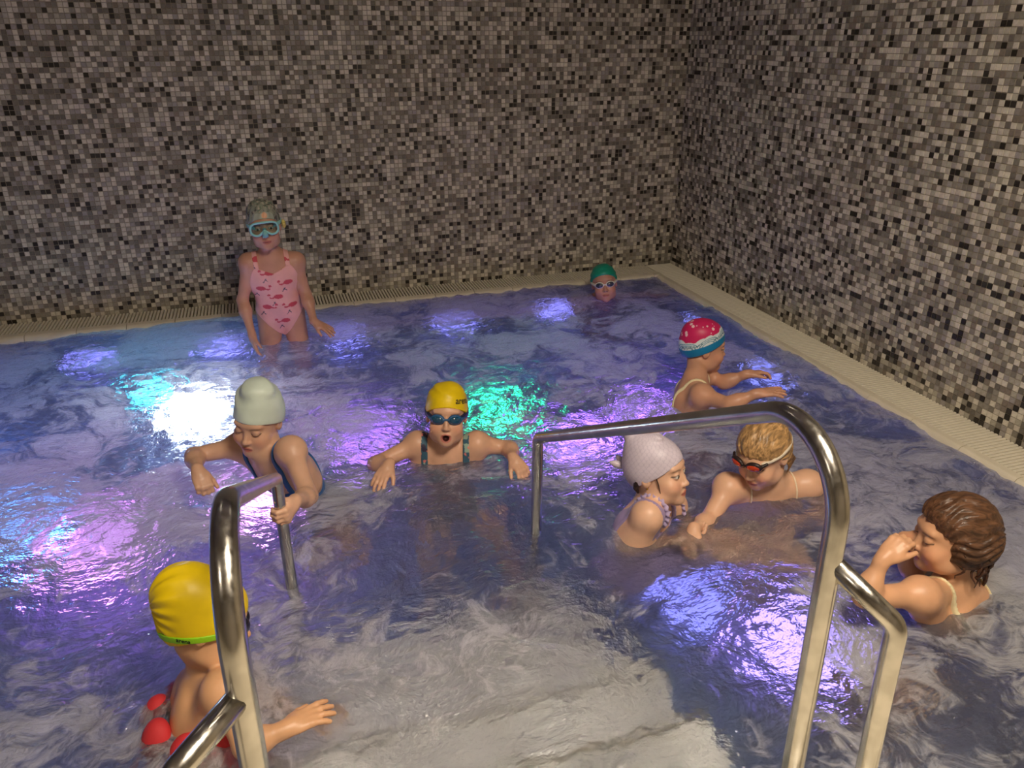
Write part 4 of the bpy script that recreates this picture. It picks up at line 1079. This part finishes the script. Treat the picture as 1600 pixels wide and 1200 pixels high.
V = np.array(hr.v); F = [f for f in hr.f if len(f) == 4]
local_child(R, 'hair', V, np.array(F), M_HAIR, np.repeat(np.array(lin(52, 36, 28)[:3])[None], len(V), 0))

# ---- blonde child with raised goggles
R = person('P7', 'blonde child with red goggles raised on the forehead, shoulders above water', Sk(224, 172, 132), (248, 24, 6),
           dict(R=dict(d=(-0.5, -0.5, -0.5), n=(0.5, -0.2, -0.8), t=(0.5, -0.7, 0.2), curl=(14, 18, 14)), L=dict(d=(-0.6, -0.4, -0.5), n=(0, 0, -1), t=(-0.5, 0.7, 0), curl=(14, 18, 14))), open_eyes=False, scale=1.06)
def hair_shell(R, colfn, grow, front, back, side=0.0, extra_ops=(), amp=0.003, freq=150, name='hair', face=None):
    ops = head_ops((0, 0, 0), I3, 1.0, 'cranium', grow=grow)+list(extra_ops)
    def ex(A, X, Y, Z):
        ang = np.arctan2(X, Z-0.0); A = A-amp*np.sin(ang*freq/8+Y*25+2.0*np.sin(Y*60+X*30)+1.3*np.sin(Z*50))
        t = np.clip((Y+0.105)/0.19, 0, 1); cut = back+(front-back)*t**1.6
        if face is not None: cut = front-0.85*np.clip(0.088-Y, 0, 0.055)
        cut = cut+(0.010*np.sin(X*120)+0.006*np.sin(X*310+Y*200))*(0.6 if face is None else 0.22)
        reg = (cut-Z)*0.8
        if face is not None: reg = np.minimum(reg, np.maximum((Y-face-0.003*np.sin(Z*140+X*60))*0.9, back-0.004*np.sin(X*220)-Z))
        A = A+(grow-0.002)*np.clip(1+reg/0.035, 0, 1)**1.5
        return np.maximum(A, reg)
    V, Q = implicit(ops, ex, *LB, h=0.0026)
    return local_child(R, name, V, Q, M_HAIR, colfn(V))
def blond(V):
    c = np.repeat(np.array(lin(176, 138, 92)[:3])[None], len(V), 0); n = vnoise(V*np.array([1, 0.3, 0.7]), 110, 2)
    c *= (1+0.35*n)[:, None]; dk = sstep(V[:, 2], 0.095, 0.125)[:, None]*0.0; return np.clip(c*(1-dk), 0, 1)
h7 = hair_shell(R, blond, 0.008, 0.060, -0.075, amp=0.0018, face=0.0)
def locks(lk, n, col, parent):
    for mb in lk:
        V = np.array(mb.v); F = np.array([f for f in mb.f if len(f) == 4])
        link('hair_lock', mesh_np('hair_lock', V, F, M_HAIR, True, np.repeat(np.array(col[:3])[None], len(V), 0)), parent)
lk = []
for k in range(7):
    x0 = 0.066-0.004*k; lk.append(MB().tube([(-x0, -0.03-0.008*k, -0.03), (-x0-0.008, -0.03-0.010*k, -0.06-0.004*k), (-x0+0.002, -0.02-0.008*k, -0.085-0.006*(k % 3))], [0.006, 0.005, 0.001], 7))
    lk.append(MB().tube([(x0, -0.03-0.008*k, -0.03), (x0+0.008, -0.03-0.010*k, -0.06-0.004*k), (x0-0.002, -0.02-0.008*k, -0.085-0.006*(k % 3))], [0.006, 0.005, 0.001], 7))
locks(lk, 3*7, lin(142, 104, 62), h7)
goggles(R, lin(190, 62, 26), lin(40, 28, 28), lin(220, 208, 188), z=0.030, y0=0.007, strap_back=0.02, half=0.0042, grow=0.0105, lens_h=0.015)
swimsuit(R, flat(lin(236, 206, 168)), top=0.60, back=0.45, strap_u=0.08, strap_w=0.0035, strap_col=lin(236, 214, 184), strap_grow=0.0055)

# ---- brown-haired girl on the right
R = person('P8', 'girl with wet brown hair holding both hands to her mouth by the right wall', Sk(214, 158, 112), (293, 5, 3),
           dict(L=dict(d=(0.62, 0.05, 0.55), n=(0.35, 0.25, -0.75), t=(0.1, -0.3, 0.9), curl=(40, 55, 40), spread=2, thumb=(25, 40)),
                R=dict(d=(-0.15, -0.75, 0.25), n=(0.75, -0.3, -0.3), t=(0.3, 0.2, 0.9), curl=(35, 45, 40), spread=2)), open_eyes=False, coarse=0.0045)
def brown(V):
    c = np.repeat(np.array(lin(90, 61, 42)[:3])[None], len(V), 0); n = vnoise(V*np.array([1, 0.35, 0.7]), 100, 7)
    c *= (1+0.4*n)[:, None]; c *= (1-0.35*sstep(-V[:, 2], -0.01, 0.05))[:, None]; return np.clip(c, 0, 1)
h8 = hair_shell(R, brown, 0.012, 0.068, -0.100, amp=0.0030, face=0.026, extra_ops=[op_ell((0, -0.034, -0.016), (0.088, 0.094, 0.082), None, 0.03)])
lk = []; rl = np.random.default_rng(3)
for k in range(44):
    a = rl.uniform(0.55, 5.75); x0, y0 = 0.080*math.sin(a), -0.02+0.092*math.cos(a)
    if y0 > 0.042: continue
    z0 = rl.uniform(-0.05, 0.0); p = []; L = rl.uniform(0.05, 0.10)
    for q in range(9):
        f = q/8; p.append((x0*(1-0.12*f)+0.008*math.sin(f*9+k), y0*(1-0.10*f)+0.008*math.cos(f*9+k*2), z0-L*f))
    lk.append(MB().tube(p, [0.0065*(1-0.9*i/8)+0.0006 for i in range(9)], 7))
p = [(0.03+0.010*math.sin(q*0.9), -0.112-0.012*q/8, -0.055-0.020*q) for q in range(9)]
lk.append(MB().tube(p, [0.012, 0.011, 0.010, 0.010, 0.009, 0.008, 0.006, 0.004, 0.001], 9))
locks(lk, 9, lin(70, 42, 28), h8)
tie = MB().tube([(0.03+0.014*math.cos(a), -0.112+0.006*math.sin(a*2), -0.058+0.012*math.sin(a)) for a in [2*math.pi*i/16 for i in range(17)]], 0.004, 8, False)
link('hair_tie', tie.mesh('hair_tie', rubber('pink_hair_tie', lin(222, 160, 158)), True), h8)
swimsuit(R, flat(lin(40, 72, 150)), top=0.80, back=0.42, strap_u=0.085, strap_w=0.0055, strap_col=lin(234, 220, 176), strap_grow=0.006)

# ---- yellow cap seen from behind
R = person('P9', 'child in a yellow cap with green goggle strap, seen from behind the left handrail', Sk(218, 162, 112), (92, 18, -16),
           dict(R=dict(d=(0.85, 0.25, 0.05), n=(0.0, 0.1, -1.0), t=(0.2, 0.9, 0), curl=(10, 14, 10), spread=8), L=dict(d=(0.9, 0.2, -0.2), n=(0, 0, -1), t=(0.2, -0.9, 0), curl=(10, 14, 10))), coarse=0.0045)
bulge = [op_ell((0, -0.055, 0.060), (0.082, 0.085, 0.078), None, 0.02)]
c9 = cap(R, flat(YEL), front=0.030, back=-0.070, grow=0.007, extra_ops=bulge,
         disp=lambda X, Y, Z: 0.0030*np.sin(np.arctan2(X, Z-0.02)*15)*np.clip((-Y-0.06)/0.05, 0, 1))
M_GREENB = lin(150, 214, 30)
g9 = goggles(R, lin(20, 20, 24), lin(20, 20, 22), M_GREENB, z=0.0, strap_back=-0.035, half=0.009, grow=0.0098, extra_ops=[op_ell((0, -0.055, 0.060), (0.085, 0.088, 0.081), None, 0.02)])
st = [c for c in g9.children if c.name.startswith('strap')][0]
cap_text(R, st, 'arena', 0.0155, 114, -0.0235, M_INK, tilt=0)
swimsuit(R, flat(lin(190, 40, 52)), top=0.26, back=0.28, scoop=0.0, strap_u=0.08, strap_w=-0.05, arm=0.3, name='swim_trunks')
# red foam belt: blocks threaded on a blue strap, worn round the waist
J = R['J']; P0, Mt = R['P0'], R['Mt']
belt = link('swim_belt', None, R['o'])
def belt_pt(a, rr=1.0): return P0+Mt@np.array([0.125*rr*math.sin(a), -0.105*rr*math.cos(a), 0.61*R['L']])-R['base']
bt = MB().tube([belt_pt(2*math.pi*k/40, 0.98) for k in range(41)], 0.012, 8, False)
link('belt_strap', bt.mesh('belt_strap', simple('blue_webbing', lin(52, 92, 150), 0.6), True), belt)
for i, a in enumerate((-1.15, -0.38, 0.42, 1.2, 2.0, -2.0)):
    c = belt_pt(a, 1.18)+R['base']; n = Mt@np.array([math.sin(a), -math.cos(a), 0]); t = Mt@np.array([math.cos(a), math.sin(a), 0]); wv = Mt[:, 2]
    V, Q = implicit([op_ell(c, (0.036, 0.030, 0.052), np.stack([t, n, wv], 1), 0.01), op_ell(c-n*0.01, (0.039, 0.020, 0.048), np.stack([t, n, wv], 1), 0.02)], lambda A, X, Y, Z: A, c-0.085, c+0.085, 0.004)
    link('foam_block', mesh_np('foam_block', V-R['base'], Q, M_FOAMB, True, np.repeat(np.array(lin(214, 52, 58)[:3])[None], len(V), 0)), belt)
